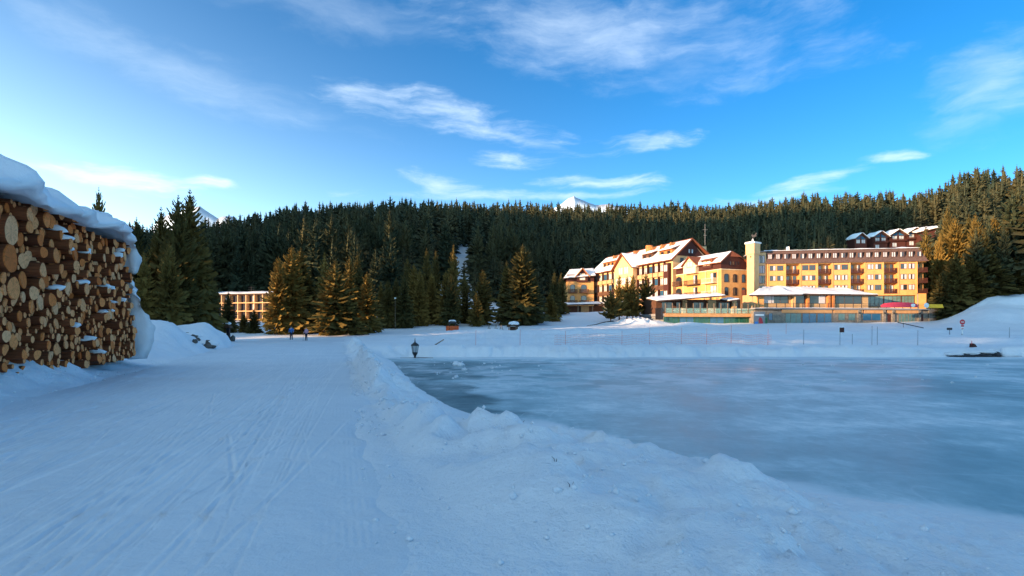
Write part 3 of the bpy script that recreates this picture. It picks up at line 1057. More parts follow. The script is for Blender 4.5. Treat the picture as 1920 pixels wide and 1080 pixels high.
# ------------------------------------------------------------------ conifers
def crown_quads(seed, rad, whorls, branches, sprays, base=.06, droop=.45, ragged=.35, core=True, lean=0.0, fan=.24):
    """leaf-sized quads of a spruce of height 1: whorls of drooping branches, each a spine with side sprays"""
    r = np.random.default_rng(seed)
    out = []
    for i in range(whorls):
        f = (i + r.uniform(.1, .9)) / whorls
        z = base + (1 - base) * f ** .92 * .985
        env = rad * (1 - f) ** .82 * (1 + ragged * (r.uniform() - .55)) + .006
        if f < .12:
            env *= .55 + 3.5 * f
        nb = max(3, int(branches * (.45 + .55 * (1 - f)) + .5))
        a0 = r.uniform(0, 6.28)
        for k in range(nb):
            if r.uniform() < .07:
                continue
            a = a0 + 6.283 * (k + r.uniform(-.3, .3)) / nb
            ln = env * r.uniform(.70, 1.15)
            dr = droop * ln * (1 - .9 * f) - .30 * ln * f + r.normal(0, .05) * ln
            ca, sa = math.cos(a), math.sin(a)

            def sp(s):
                zz = z - dr * s ** 1.3 + .16 * ln * s ** 3
                return np.array([ca * ln * s + lean * z, sa * ln * s, zz])
            side = np.array([-sa, ca, 0])
            for q in range(sprays):
                s0 = .12 + .80 * q / sprays
                s1 = min(1.0, s0 + 1.1 / sprays)
                p0, p1 = sp(s0), sp(s1)
                w = ln * (fan * (1 - .62 * s0)) * r.uniform(.8, 1.2) + .0015
                hang = np.array([0, 0, -1.0]) * w * r.uniform(.25, .7)
                fw = (p1 - p0) * .55
                for sg in (-1, 1):
                    tip = p0 + side * sg * w + fw + hang
                    tip2 = p1 + side * sg * w * .55 + fw * .6 + hang * .7
                    out.append((p0, tip, tip2, p1) if sg > 0 else (p0, p1, tip2, tip))
            p0, p1 = sp(.82), sp(1.0)
            w = ln * .07 + .002
            e = (p1 - p0) * .5
            out.append((p0 - side * w, p0 + side * w, p1 + e * .2 + side * w * .2, p1 + e * .2 - side * w * .2))
    for k in range(4):          # leader
        a = k * 1.57
        out.append(tuple(np.array(p) for p in ((lean, 0, .955), (lean + .006 * math.cos(a), .006 * math.sin(a), .965), (lean, 0, 1.0), (lean - .002, 0, .97))))
    q = np.array(out, float)
    if core:                    # dark inner mass: short needles along the stem
        c = []
        n = 7
        lv = np.linspace(base + .02, .93, max(6, whorls // 2))
        for i in range(len(lv) - 1):
            for k in range(n):
                a, b = 6.283 * k / n + i, 6.283 * (k + 1) / n + i
                ro = rad * .42 * (1 - lv[i]) ** .8 * (1 + .25 * math.sin(5 * a))
                ri = ro * .30
                c.append(((math.cos(a) * ro + lean * lv[i], math.sin(a) * ro, lv[i] - .02), (math.cos(b) * ro + lean * lv[i], math.sin(b) * ro, lv[i] - .02),
                          (math.cos(b) * ri + lean * lv[i], math.sin(b) * ri, lv[i + 1] + .02), (math.cos(a) * ri + lean * lv[i], math.sin(a) * ri, lv[i + 1] + .02)))
        q = np.concatenate([q, np.array(c, float)])
    return q


def quads_mesh(name, q, mat, attrs=None):
    n = len(q)
    return np_mesh(name, q.reshape(-1, 3), np.arange(n * 4).reshape(n, 4), mat, False, attrs)


def trunk_mesh(seed, r0=.017, base=-.04):
    b = MB()
    rr = np.random.default_rng(seed)
    pts = [(rr.normal(0, .002), rr.normal(0, .002), z) for z in (base, .05, .3, .6, .85, .97)]
    b.tube(pts, [r0 * 1.25, r0, r0 * .8, r0 * .5, r0 * .22, r0 * .05], 7)
    for k in range(14):      # bare lower limbs
        z = rr.uniform(.04, .5)
        a = rr.uniform(0, 6.28)
        l = rr.uniform(.04, .09)
        b.tube([(0, 0, z), (math.cos(a) * l, math.sin(a) * l, z - .012)], [r0 * .18, r0 * .05], 4)
    return b.mesh('trunk', M['trunk'], True)


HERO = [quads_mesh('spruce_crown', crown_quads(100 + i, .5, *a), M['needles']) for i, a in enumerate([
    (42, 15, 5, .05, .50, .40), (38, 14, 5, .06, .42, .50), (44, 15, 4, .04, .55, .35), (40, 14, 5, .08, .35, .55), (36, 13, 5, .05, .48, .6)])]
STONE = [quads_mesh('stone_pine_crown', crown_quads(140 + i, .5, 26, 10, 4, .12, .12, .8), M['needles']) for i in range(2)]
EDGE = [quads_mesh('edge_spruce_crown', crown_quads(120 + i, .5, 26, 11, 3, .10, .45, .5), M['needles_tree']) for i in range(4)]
TRUNKS = [trunk_mesh(300 + i) for i in range(3)]
TREE_GROUP = 'conifers standing between the lake and the wooded hill'


def tree(x, y, h, w, label, variant=None, group=TREE_GROUP, kinds=HERO, z=None, name='spruce_tree'):
    k = RNG.integers(0, 1000)
    z = gz(x, y) if z is None else z
    o = thing(name, label, 'tree', (x, y, z - .1), RNG.uniform(0, 6.28), group)
    c = link('crown', kinds[(k if variant is None else variant) % len(kinds)], o)
    c.scale = (w, w, h)
    t = link('trunk', TRUNKS[k % 3], o)
    s = h * .9
    t.scale = (s, s, h)
    return o


TREES = [  # top px, top py, depth, width in px, label[, variant]
    (185, 347, 52, 62, 'lone dark spruce rising behind the snow on the log pile'),
    (256, 404, 58, 74, 'dark spruce just right of the log pile, shortest of the near clump'),
    (302, 384, 60, 92, 'dark spruce in the near clump, second from the log pile'),
    (334, 362, 57, 108, 'tall dark spruce with the lower of the twin highest tops'),
    (356, 351, 60, 118, 'tallest dark spruce of the near clump beside the log pile'),
    (382, 428, 64, 70, 'dark spruce at the right edge of the near clump, by the small hotel'),
    (270, 470, 52, 70, 'low dark spruce filling the foot of the near clump by the snow bank'),
    (318, 452, 53, 80, 'broad low dark spruce at the foot of the tallest near spruces'),
    (404, 524, 102, 26, 'small spruce with a sunlit top at the left end of the small hotel'),
    (428, 545, 96, 40, 'small dark spruce in front of the left end of the small hotel'),
    (476, 578, 92, 34, 'low dark spruce bush in front of the small hotel, right part'),
    (457, 588, 94, 30, 'lowest dark spruce bush under the small hotel balcony'),
    (522, 479, 88, 62, 'golden lit spruce nearest the small hotel, lowest of its trio', 1),
    (547, 458, 90, 88, 'tallest golden lit spruce with its twin behind the walkers', 0),
    (564, 462, 93, 84, 'dark sided spruce right of the tallest golden spruce behind the walkers', 2),
    (608, 470, 104, 46, 'slim spruce with lit tip between the two golden clumps'),
    (628, 486, 85, 96, 'broad golden lit spruce with ragged branches right of the walkers', 4),
    (655, 478, 92, 56, 'dark spruce with thin lit tip directly right of the ragged golden spruce', 2),
    (670, 470, 96, 52, 'second dark spruce right of the ragged golden spruce, slightly taller'),
    (688, 508, 92, 58, 'dark green spruce closing the clump right of the ragged golden spruce'),
    (648, 545, 86, 70, 'low dark spruce skirts at the foot of the ragged golden spruce'),
    (714, 526, 110, 30, 'thin dark spruce at the left start of the long tree row'),
    (727, 522, 108, 48, 'olive lit spruce beside the tall lamp post'),
    (743, 517, 114, 36, 'spruce with orange tip right behind the tall lamp post'),
    (758, 516, 108, 46, 'dark spruce right of the tall lamp post'),
    (764, 479, 132, 40, 'taller spruce behind the row right of the lamp post, dull lit tip'),
    (776, 492, 118, 48, 'lit tipped spruce in the row, left of a matching pair'),
    (787, 503, 112, 46, 'lit tipped spruce in the row, right of a matching pair'),
    (800, 463, 136, 44, 'tall orange topped spruce behind the middle of the row'),
    (817, 466, 140, 38, 'slim orange topped spruce beside the white clearing gap'),
    (809, 508, 115, 44, 'dark spruce below the two tall orange tops'),
    (836, 505, 113, 50, 'dark spruce with dull lit side above the orange play box, left one'),
    (846, 511, 111, 46, 'dark spruce above the orange play box, right one'),
    (850, 456, 138, 46, 'orange topped spruce against the snowy clearing'),
    (872, 514, 118, 40, 'spruce with bright orange upper half right of the orange play box'),
    (905, 504, 116, 52, 'sparse golden spruce left of the snow filled gap'),
    (893, 548, 112, 34, 'dark low spruce left of the sparse golden spruce'),
    (950, 488, 124, 46, 'narrow golden spruce left of the biggest golden spruce'),
    (980, 456, 118, 92, 'biggest golden spruce standing alone behind the snow roofed hut', 0),
    (998, 505, 126, 50, 'dark spruce at the right shoulder of the biggest golden spruce'),
    (1040, 508, 150, 32, 'dim spruce at the left of the big hotel, left of a pair'),
    (1052, 510, 154, 34, 'dim spruce at the left of the big hotel, right of a pair'),
    (1032, 546, 132, 42, 'dark rounded spruce on the slope left of the big hotel'),
    (1145, 540, 128, 44, 'dark conifer with bare trunk in front of the big hotel', 0, 'stone'),
    (1161, 512, 134, 36, 'dark conifer second from left in front of the big hotel', 1, 'stone'),
    (1176, 514, 138, 34, 'thin dark conifer in the middle of the group before the hotel', 0, 'stone'),
    (1187, 511, 136, 42, 'dark conifer second from right in front of the big hotel', 1, 'stone'),
    (1211, 508, 138, 42, 'dark conifer nearest the glazed terrace in front of the big hotel', 0, 'stone'),
    (1777, 384, 160, 62, 'tall brown dark spruce behind the bright golden pair', 1),
    (1791, 403, 152, 92, 'bright golden spruce, larger of the pair right of the long hotel', 0),
    (1762, 436, 151, 44, 'bright golden spruce, smaller of the pair right of the long hotel', 3),
    (1736, 425, 156, 60, 'dim brown spruce at the corner of the long hotel roof', 4),
    (1817, 399, 156, 52, 'dark spruce with lit tip just right of the golden pair', 2),
    (1829, 397, 140, 60, 'dark spruce with orange tip, second right of the golden pair', 0),
    (1846, 425, 134, 66, 'dark spruce below the orange tips at the right'),
    (1863, 402, 146, 60, 'spruce with wide golden top near the right edge', 3),
    (1885, 408, 147, 66, 'dark spruce beside the wide golden top at the right', 1),
    (1908, 432, 148, 60, 'dark spruce nearest the right edge of the photo', 2),
    (1792, 470, 131, 84, 'black shaded spruce below the bright golden pair', 0),
    (1822, 480, 132, 86, 'black shaded spruce over the snow slope, left part', 1),
    (1858, 475, 134, 92, 'black shaded spruce over the middle of the snow slope', 2),
    (1896, 480, 135, 96, 'black shaded spruce over the right end of the snow slope', 0),
    (1768, 505, 131, 60, 'black shaded spruce at the top of the terrace ramp', 2),
]
for t_ in TREES:
    px, py, Y, wpx, lab = t_[:5]
    x = (px - CX) / FPX * Y
    z = gz(x, Y)
    h = EYE + (HY - py) / FPX * Y - z + .1
    if 'golden' in lab and px < 1000:
        wpx *= 1.14
    st = len(t_) > 6
    tree(x, Y, h, wpx / FPX * Y, lab, t_[5] if len(t_) > 5 else None, kinds=STONE if st else HERO, z=z, name='pine_tree' if st else 'spruce_tree')
# spruces added behind the near clump to shade the row further on
for (px, Y, h, lab) in [(284, 96, 15, 'added shade spruce behind the near clump tops, left'), (330, 100, 16, 'added shade spruce deep behind the tallest near spruces'), (368, 104, 15, 'added shade spruce behind the near clump toward the small hotel'),
                        (390, 98, 13, 'added shade spruce behind the right edge of the near clump')]:
    tree((px - CX) / FPX * Y, Y, h, h * .36, lab)

# ------------------------------------------------------------------ forest on the hill
rf = np.random.default_rng(77)
pts = []
CLEAR = [(870, 474, 16, 18), (817, 452, 7, 8), (783, 468, 7, 8), (852, 486, 12, 12), (912, 462, 6, 16), (640, 478, 3, 6), (700, 465, 3, 5)]
for y in np.arange(118, 640, 5.0):
    hw = y * 1.12
    for x in np.arange(-hw, hw, 5.0 if y < 330 else 5.4):
        xx, yy = x + rf.uniform(-2.3, 2.3), y + rf.uniform(-2.3, 2.3)
        t = xx / yy
        yb, yr = np.interp(t, T_TAB, YB_TAB), np.interp(t, T_TAB, YR_TAB)
        if yy < yb + 2 and t < .72:
            continue
        if yy > yr + 26:
            continue
        u = xx * EU[0] + yy * EU[1]
        if 150 < u < 176 and t > -.2:
            continue
        if xx < -50 and yy < 152 and t > -.55 and t < -.38:
            continue
        if u < (176 if t > .09 else (150 if t > -.2 else 140)) and not (t > .76 and u < 65 and yy > 133) and not (t > .72 and yy > 285):
            continue
        pts.append((xx, yy))
P = np.array(pts)
PZ_ = ground(P[:, 0], P[:, 1], False)
u_ = P[:, 0] * EU[0] + P[:, 1] * EU[1]
ppx = P[:, 0] / P[:, 1] * FPX + CX
ppy = HY - (PZ_ - EYE) / P[:, 1] * FPX
HT = rf.uniform(12, 26, len(P)) * (1 + .25 * fbm(P[:, 0], P[:, 1], 40, 3, 9))
HT *= np.where(ppx > 1500, 1.08, 1.0)
keep = np.ones(len(P), bool)
for (cx_, cy_, rx_, ry_) in CLEAR:       # clearings: leave out trees whose crowns would stand before the open slope
    mid = ppy - HT * .45 / P[:, 1] * FPX
    keep &= ~((np.abs(ppx - cx_) < rx_ + 4) & (np.abs(mid - cy_) < ry_ + HT * .5 / P[:, 1] * FPX * .7))
# the road and the row of chalets on the right of the hill
keep &= ~((P[:, 1] > 300) & (P[:, 1] < 372) & (ppx > 1585) & (ppx < 1765) & ~((P[:, 1] < 316) & (np.abs(ppx - 1660) > 200)))
P, PZ_, HT, ppx = P[keep], PZ_[keep], HT[keep], ppx[keep]
order = np.argsort(P[:, 1])
P, PZ_, HT, ppx = P[order], PZ_[order], HT[order], ppx[order]
N_IND = 232
inframe = np.where((ppx > 225) & (ppx < 1935))[0]
size = HT[inframe] / P[inframe, 1]
ind = set(inframe[np.argsort(-size)][:N_IND].tolist())
for i in sorted(ind):
    x, y = P[i]
    p = ppx[i]
    lab = ('dark spruce at the front of the shaded forest left of the big hotel' if p < 1060 else
           'dark spruce in the shaded forest directly behind the hotels' if p < 1735 else
           'dark spruce in the black forest right of the long hotel')
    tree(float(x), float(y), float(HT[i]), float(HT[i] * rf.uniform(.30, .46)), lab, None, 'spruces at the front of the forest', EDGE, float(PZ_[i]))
rest = np.array([i for i in range(len(P)) if i not in ind])
lod_near = [crown_quads(400 + i, .5, 18, 9, 1, .10, .45, .55, fan=.3) for i in range(4)]
lod_far = [crown_quads(420 + i, .5, 13, 7, 1, .10, .40, .6, fan=.32) for i in range(4)]
chunks, rnds = [], []
for i in rest:
    x, y = P[i]
    q = (lod_near if y < 300 else lod_far)[i % 4]
    a = rf.uniform(0, 6.28)
    w = HT[i] * rf.uniform(.30, .54)
    ca, sa = math.cos(a) * w, math.sin(a) * w
    o = np.empty_like(q)
    o[..., 0] = q[..., 0] * ca - q[..., 1] * sa + x
    o[..., 1] = q[..., 0] * sa + q[..., 1] * ca + y
    o[..., 2] = q[..., 2] * HT[i] + PZ_[i] - .2
    chunks.append(o)
    rnds.append(np.full(q.shape[0] * 4, rf.uniform()))
Qf = np.concatenate(chunks)
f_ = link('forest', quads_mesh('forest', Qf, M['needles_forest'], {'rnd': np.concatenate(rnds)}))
tag(f_, 'dense dark spruce forest covering the hill up to the ridge', 'forest', kind='stuff')
print('forest trees', len(P), 'quads', len(Qf))

# added unseen spruce crowns, raised off the crest to let sun strips through
chunks = []
for row in range(4):
    for u in np.arange(8 + row * .9, 82.5, 3.4):
        W = 215 + row * 5 + rf.uniform(-1, 1)
        x, y = u * EU[0] + W * SUN_H.x, u * EU[1] + W * SUN_H.y
        zb = float(shade_height(u) + 220 * TAN) + (rf.uniform(6.6, 8.4) if u < 65.5 else rf.uniform(4.5, 6.0))
        q = lod_near[int(u * 7) % 4]
        a, h = rf.uniform(0, 6.28), (rf.uniform(34, 44) if u < 65.5 else rf.uniform(13, 17))
        w = rf.uniform(9, 12) if u < 58 else rf.uniform(6, 7.5)
        ca, sa = math.cos(a) * w, math.sin(a) * w
        o = np.empty_like(q)
        o[..., 0] = q[..., 0] * ca - q[..., 1] * sa + x
        o[..., 1] = q[..., 0] * sa + q[..., 1] * ca + y
        o[..., 2] = (q[..., 2] - .08) * h + zb
        chunks.append(o)
Qb = np.concatenate(chunks)
tag(link('wood', quads_mesh('shade_crowns', Qb, M['needles_forest'], {'rnd': np.full(len(Qb) * 4, .5)})), 'unseen spruce crowns added left of the path to shape the sun strips', 'forest', kind='stuff')

# ------------------------------------------------------------------ hotels
def local_s(px, P0, d):
    """distance along a facade line (P0 + s d) at which picture column px crosses it"""
    t = (px - CX) / FPX
    return (t * P0[1] - P0[0]) / (d[0] - t * d[1])


class House:
    """a thing whose parts are built in its own frame: x along the front, y into the house, z up (absolute height)"""

    def __init__(self, name, label, cat, P0, ang, group=None, k=1.0):
        self.o = thing(name, label, cat, (P0[0] * k, P0[1] * k, EYE * (1 - k)), ang, group)
        self.o.scale = (k, k, k)
        self.cache = {}

    def part(self, name, b, mats, smooth=False, parent=None):
        return b.build(name, mats, parent or self.o, smooth)

    def window(self, x, y, z, w, h, pane='glass', curtain=0, rot=0.0, name='window', arch=False, frame='frame', parent=None, split=2):
        """frame ring + sill standing 5 cm proud of the wall, pane behind it as a sub-part"""
        key = (round(w, 2), round(h, 2), pane, curtain, arch, frame, split)
        if key not in self.cache:
            f = MB()
            t = .09
            if arch:
                n = 8
                top = [(math.cos(math.pi * k / n) * w / 2, h - w * .30 + math.sin(math.pi * k / n) * w * .30) for k in range(n + 1)]
                outer = [(w / 2, 0)] + top + [(-w / 2, 0)]
                inner = [(px_ * (1 - 2 * t / w), max(t, pz_ - (t if pz_ > t else 0))) for px_, pz_ in outer]
                for k in range(len(outer)):
                    a, b_, c, d_ = outer[k], outer[(k + 1) % len(outer)], inner[(k + 1) % len(outer)], inner[k]
                    f.add([(a[0], -.06, a[1]), (b_[0], -.06, b_[1]), (c[0], -.06, c[1]), (d_[0], -.06, d_[1])], [(0, 1, 2, 3)])
                    f.add([(a[0], -.06, a[1]), (b_[0], -.06, b_[1]), (b_[0], .0, b_[1]), (a[0], .0, a[1])], [(0, 1, 2, 3)])
                g = MB()
                g.add([(p[0], -.02, p[1]) for p in inner], [tuple(range(len(inner)))], 0)
            else:
                f.box(-w / 2, -w / 2 + t, -.06, .0, t, h - t).box(w / 2 - t, w / 2, -.06, .0, t, h - t)
                f.box(-w / 2, w / 2, -.065, .0, 0, t).box(-w / 2, w / 2, -.065, .0, h - t, h)
                for k in range(1, split):
                    xx = -w / 2 + w * k / split
                    f.box(xx - .035, xx + .035, -.055, .0, t, h - t)
                g = MB()
                wi = w / 2 - t
                cw = {0: (0, 0), 1: (.42, 0), 2: (0, .42), 3: (.36, .36), 4: (.62, .30)}[curtain]
                a, b_ = -wi + 2 * wi * cw[0], wi - 2 * wi * cw[1]
                for (u0, u1, mi) in ((-wi, a, 1), (a, b_, 0), (b_, wi, 1)):
                    if u1 - u0 > .01:
                        g.quad((u0, -.02, t), (u1, -.02, t), (u1, -.02, h - t), (u0, -.02, h - t), mi)
            fm = f.mesh('window_frame', M[frame])
            gm = g.mesh('window_pane', [M[pane], M['curtain']])
            self.cache[key] = (fm, gm)
        fm, gm = self.cache[key]
        o = link(name, fm, parent or self.o, (x, y, z), rot)
        link('pane', gm, o)
        return o

    def balcony(self, x0, x1, y, z, depth=1.2, h=1.05, mat='brown', slat=True, name='balcony', rot=None):
        b = MB()
        b.box(x0, x1, y - depth, y, z - .16, z)
        r = MB()
        for (a, c, d_, e) in ((x0, x1, y - depth, y - depth + .05), (x0, x0 + .05, y - depth + .05, y), (x1 - .05, x1, y - depth + .05, y)):
            r.box(a, c, d_, e, z + h - .09, z + h)
            r.box(a, c, d_, e, z + .02, z + .10)
        n = max(3, int((x1 - x0) / .24))
        for k in range(n):
            xx = x0 + .05 + (x1 - x0 - .1) * (k + .5) / n
            ww = (.075 if slat else .03)
            r.box(xx - ww, xx + ww, y - depth + .01, y - depth + .04, z + .10, z + h - .09)
        for k in range(max(2, int(depth / .3))):
            yy = y - depth + .08 + (depth - .12) * k / max(2, int(depth / .3))
            for xx in (x0 + .012, x1 - .042):
                r.box(xx, xx + .03, yy, yy + .12, z + .10, z + h - .09)
        o = self.part(name, b, M[mat])
        self.part('railing', r, M[mat], parent=o)
        return o


def slab(b, pts, th, m=0):
    """a slab on a sloping quad: pts are the four top corners"""
    a = [Vector(p) for p in pts]
    n = (a[1] - a[0]).cross(a[3] - a[0]).normalized()
    if n.z < 0:
        n = -n
    lo = [p - n * th for p in a]
    b.add(a + lo, [(0, 1, 2, 3), (7, 6, 5, 4), (0, 4, 5, 1), (1, 5, 6, 2), (2, 6, 7, 3), (3, 7, 4, 0)], m)


def snow_slab(name, pts, th, parent, seed=0, n=(16, 6), edge=.55, bare=0.0, mat='snow_roof'):
    """snow on a roof plane: rounded at the rim, a little uneven, sitting just above the four corners given"""
    a = [np.array(p, float) for p in pts]
    nx, ny = n
    nrm = np.cross(a[1] - a[0], a[3] - a[0])
    nrm /= np.linalg.norm(nrm)
    if nrm[2] < 0:
        nrm = -nrm
    uu_ = (1 - np.cos(np.linspace(0, np.pi, nx))) / 2
    vv_ = (1 - np.cos(np.linspace(0, np.pi, ny))) / 2
    U, V = np.meshgrid(uu_, vv_)
    base = ((1 - U) * (1 - V))[..., None] * a[0] + (U * (1 - V))[..., None] * a[1] + (U * V)[..., None] * a[2] + ((1 - U) * V)[..., None] * a[3]
    rim = np.minimum(np.minimum(U, 1 - U) * nx / 3, np.minimum(V, 1 - V) * ny / 2.2)
    rim = np.clip(rim, 0, 1) ** .5
    L = np.linalg.norm(a[1] - a[0])
    W = np.linalg.norm(a[3] - a[0])
    nz__ = fbm(U * L, V * W, 2.5, 3, seed + 500)
    hgt = th * (.12 + .88 * rim) * (1 + .9 * nz__) + .03
    wav = fbm(U * L, V * W * 0 + seed, 1.6, 3, seed + 501) * .30 * (V < .02)      # ragged eave edge
    dirv = (a[3] - a[0]) / W
    top = base + hgt[..., None] * nrm + (wav)[..., None] * -dirv
    bot = base + .012 * nrm
    vs = np.concatenate([top.reshape(-1, 3), bot.reshape(-1, 3)])
    q = grid_quads(nx, ny)
    k = nx * ny
    rim_i = list(range(nx)) + [nx * j + nx - 1 for j in range(1, ny)] + [nx * (ny - 1) + i for i in range(nx - 2, -1, -1)] + [nx * j for j in range(ny - 2, 0, -1)]
    side = [(rim_i[i], rim_i[i] + k, rim_i[(i + 1) % len(rim_i)] + k, rim_i[(i + 1) % len(rim_i)]) for i in range(len(rim_i))]
    qs = np.concatenate([q, q[:, ::-1] + k, np.array(side)])
    return link(name, np_mesh('roof_snow', vs, qs, M[mat], True), parent)


# ---- long yellow hotel on the right
P0 = (65.6, 154.0)
P1 = (107.1, 147.0)
ang = math.atan2(P1[1] - P0[1], P1[0] - P0[0])
dv = (math.cos(ang), math.sin(ang))
H = House('long_hotel', 'long yellow hotel with brown mansard roof and rows of balconies', 'hotel', P0, ang, k=.95)


def S(px):
    return local_s(px, P0, dv)


L = S(1737)
bays = [('loggia', 1419, 1437), ('win', 1441, 1471), ('bal', 1474, 1499), ('win', 1502, 1531), ('bal', 1534, 1559), ('win', 1562, 1592), ('bal', 1595, 1620), ('win', 1624, 1655), ('bal', 1657, 1683), ('win', 1686, 1718), ('end', 1720, 1737)]
Z0, ZG, ZF, FH = 2.0, 6.6, 10.35, 2.73
ZE = ZF + 3 * FH          # eaves 18.5
ZT = 22.2
b = MB()
b.box(0, L, 1.45, 14, Z0, ZE)                    # rear block
b.box(0, S(1624), 0, 1.448, Z0, ZF - .1)         # ground storey, left of the glazed front
b.box(S(1718), L, 0, 1.448, Z0, ZF - .1)
b.box(S(1624), S(1718), 0, 1.446, ZF - .55, ZF - .1)
b.box(S(1624), S(1718), 0, 1.446, Z0, ZG + .3)
for kind, a, c in bays:
    x0, x1 = S(a), S(c)
    if kind == 'win':
        b.box(x0 - .12, x1 + .12, 0, 1.447, ZF - .098, ZE)
    elif kind in ('bal', 'end'):
        for f in range(4):
            b.box(x0 + .05 if kind == 'bal' else x0, x1 - .05 if kind == 'bal' else x1 - .02, .05, 1.444, ZF + f * FH - .12 if f < 3 else ZE - .16, ZF + f * FH + .06 if f < 3 else ZE)
for a in (1439.5, 1472.5, 1500.5, 1532.5, 1560.5, 1593.5, 1622, 1656, 1684.5, 1719):
    x = S(a)
    b.box(x - .16, x + .16, -.14, 1.449, ZF - .097, ZE + .002)
H.part('wall', b, M['yellow'])
rw = np.random.default_rng(3)
PAN = ['glass', 'glass', 'glass_blue']
for kind, a, c in bays:
    x0, x1 = S(a), S(c)
    for f in range(3):
        z = ZF + f * FH
        if kind == 'win':
            for q in (.27, .73):
                H.window(x0 + (x1 - x0) * q, 0, z + .85, 1.55, 1.40, PAN[rw.integers(0, 3)] if False else 'glass', int(rw.choice([1, 2, 3, 3, 0, 4])))
        elif kind == 'bal':
            for q in (.24, .76):
                H.window(x0 + (x1 - x0) * q, 1.45, z + .08, .95, 2.15, 'glass', int(rw.choice([0, 1, 2])), split=1, name='balcony_door')
            H.balcony(x0 + .08, x1 - .08, 1.30, z + .07, 1.45, 1.05, 'redbrown')
        elif kind == 'end':
            H.window(x0 + .75, 1.45, z + .08, .9, 2.15, 'glass', 0, split=1, name='balcony_door')
            H.balcony(x0 + .2, x1 + .35, 1.30, z + .07, 1.45, 1.05, 'redbrown')
# glazed loggia column beside the tower
b = MB()
x0, x1 = S(1419), S(1437)
b.box(x0, x1, .30, 1.443, ZF, ZE + 3.2)
H.part('loggia_wall', b, M['yellow_pale'])
for f in range(4):
    z = ZF + f * FH
    H.window((x0 + x1) / 2, .30, z + .25, (x1 - x0) * .74, 2.1, 'glass', int(rw.choice([3, 4, 1])), split=3, name='loggia_window')
# ground storey glazing
for k, (a, c) in enumerate(((1625, 1659), (1659, 1692), (1692, 1717))):
    H.window((S(a) + S(c)) / 2, .55, ZG + .32, S(c) - S(a) - .1, 2.75, 'glass_teal', 0, split=4, name='glazed_front')
# mansard
b = MB()
xa, xb = S(1437), L + .35
yi = 1.75
poly_lo = [(xa, -.45, ZE + .01), (xb, -.45, ZE + .01), (xb, 14.4, ZE + .01), (xa, 14.4, ZE + .01)]
poly_hi = [(xa, yi, ZT), (xb - 1.35, yi, ZT), (xb - 1.35, 13, ZT), (xa, 13, ZT)]
b.add(poly_lo + poly_hi, [(0, 1, 5, 4), (1, 2, 6, 5), (2, 3, 7, 6), (3, 0, 4, 7), (4, 5, 6, 7), (3, 2, 1, 0)])
roof = H.part('mansard_roof', b, M['shingle'])
snow_slab('roof_snow', [(xa - .2, yi - .45, ZT), (xb - 1.2, yi - .45, ZT), (xb - 1.2, 13, ZT + .3), (xa - .2, 13, ZT + .3)], .38, roof, 1, (60, 8))
b = MB()
b.box(-.2, xa, -.1, 12, ZE + 3.22, ZE + 3.4)
lr = H.part('loggia_roof', b, M['roof'])
snow_slab('roof_snow', [(-.2, -.1, ZE + 3.4), (xa, -.1, ZE + 3.4), (xa, 12, ZE + 3.5), (-.2, 12, ZE + 3.5)], .30, lr, 2, (10, 6))
n = 19
for k in range(n):
    x = S(1444) + (S(1724) - S(1444)) * k / (n - 1)
    z0 = ZE + 1.15
    yf = -.45 + (z0 - ZE) / (ZT - ZE) * (yi + .45) - .12
    b = MB()
    b.box(x - .62, x + .62, yf, yf + 1.6, z0, z0 + 1.62)
    b.box(x - .72, x + .72, yf - .12, yf + 1.9, z0 + 1.62, z0 + 1.74)
    d_ = H.part('dormer', b, M['shingle'])
    w_ = H.window(x, yf, z0 + .12, 1.0, 1.35, 'glass', [3, 3, 1, 3, 2, 3, 4][k % 7], name='dormer_window', parent=d_, split=2)
b = MB()
cx_ = S(1491)
b.box(cx_ - .35, cx_ + .35, 6, 6.7, ZT, ZT + 1.7)
H.part('chimney', b, M['white'])

# ---- tower between the hotels
ta = math.atan2(-.85, .53)
tp = at(1400.5, 612, 153)
H = House('stair_tower', 'pale yellow square tower with white cap between the hotels', 'tower', (tp.x, tp.y), ta, k=.95)
b = MB()
b.box(0, 2.15, 0, 2.15, 2, 21.0)
H.part('shaft', b, M['yellow_pale'])
b = MB()
b.box(-.22, 2.37, -.22, 2.37, 21.002, 23.8)
H.part('head', b, M['yellow_pale'])
b = MB()
b.box(-.42, 2.57, -.42, 2.57, 23.802, 24.15)
cap_ = H.part('cap', b, M['white'])
snow_slab('roof_snow', [(-.42, -.42, 24.15), (2.57, -.42, 24.15), (2.57, 2.57, 24.15), (-.42, 2.57, 24.15)], .25, cap_, 7, (8, 8))
b = MB()
b.box(1.0, 1.4, -.06, .0, 20.1, 20.5)
H.part('vent', b, M['dark'])
b = MB()           # bird shaped weather vane
b.tube([(1.05, 1.05, 24.1), (1.05, 1.05, 25.2)], [.45, .12], 8, 0)
H.part('vane_base', b, M['white'])
b = MB()
b.tube([(1.05, 1.05, 25.1), (1.05, 1.05, 25.7)], .05, 6)
b.prism([(.9, 25.6), (1.5, 25.55), (2.2, 25.75), (2.1, 26.2), (2.35, 26.55), (2.0, 26.75), (1.75, 26.3), (1.3, 26.15), (.85, 26.5), (.65, 26.1)], 1.01, 1.09)
H.part('weather_vane', b, M['dark'])

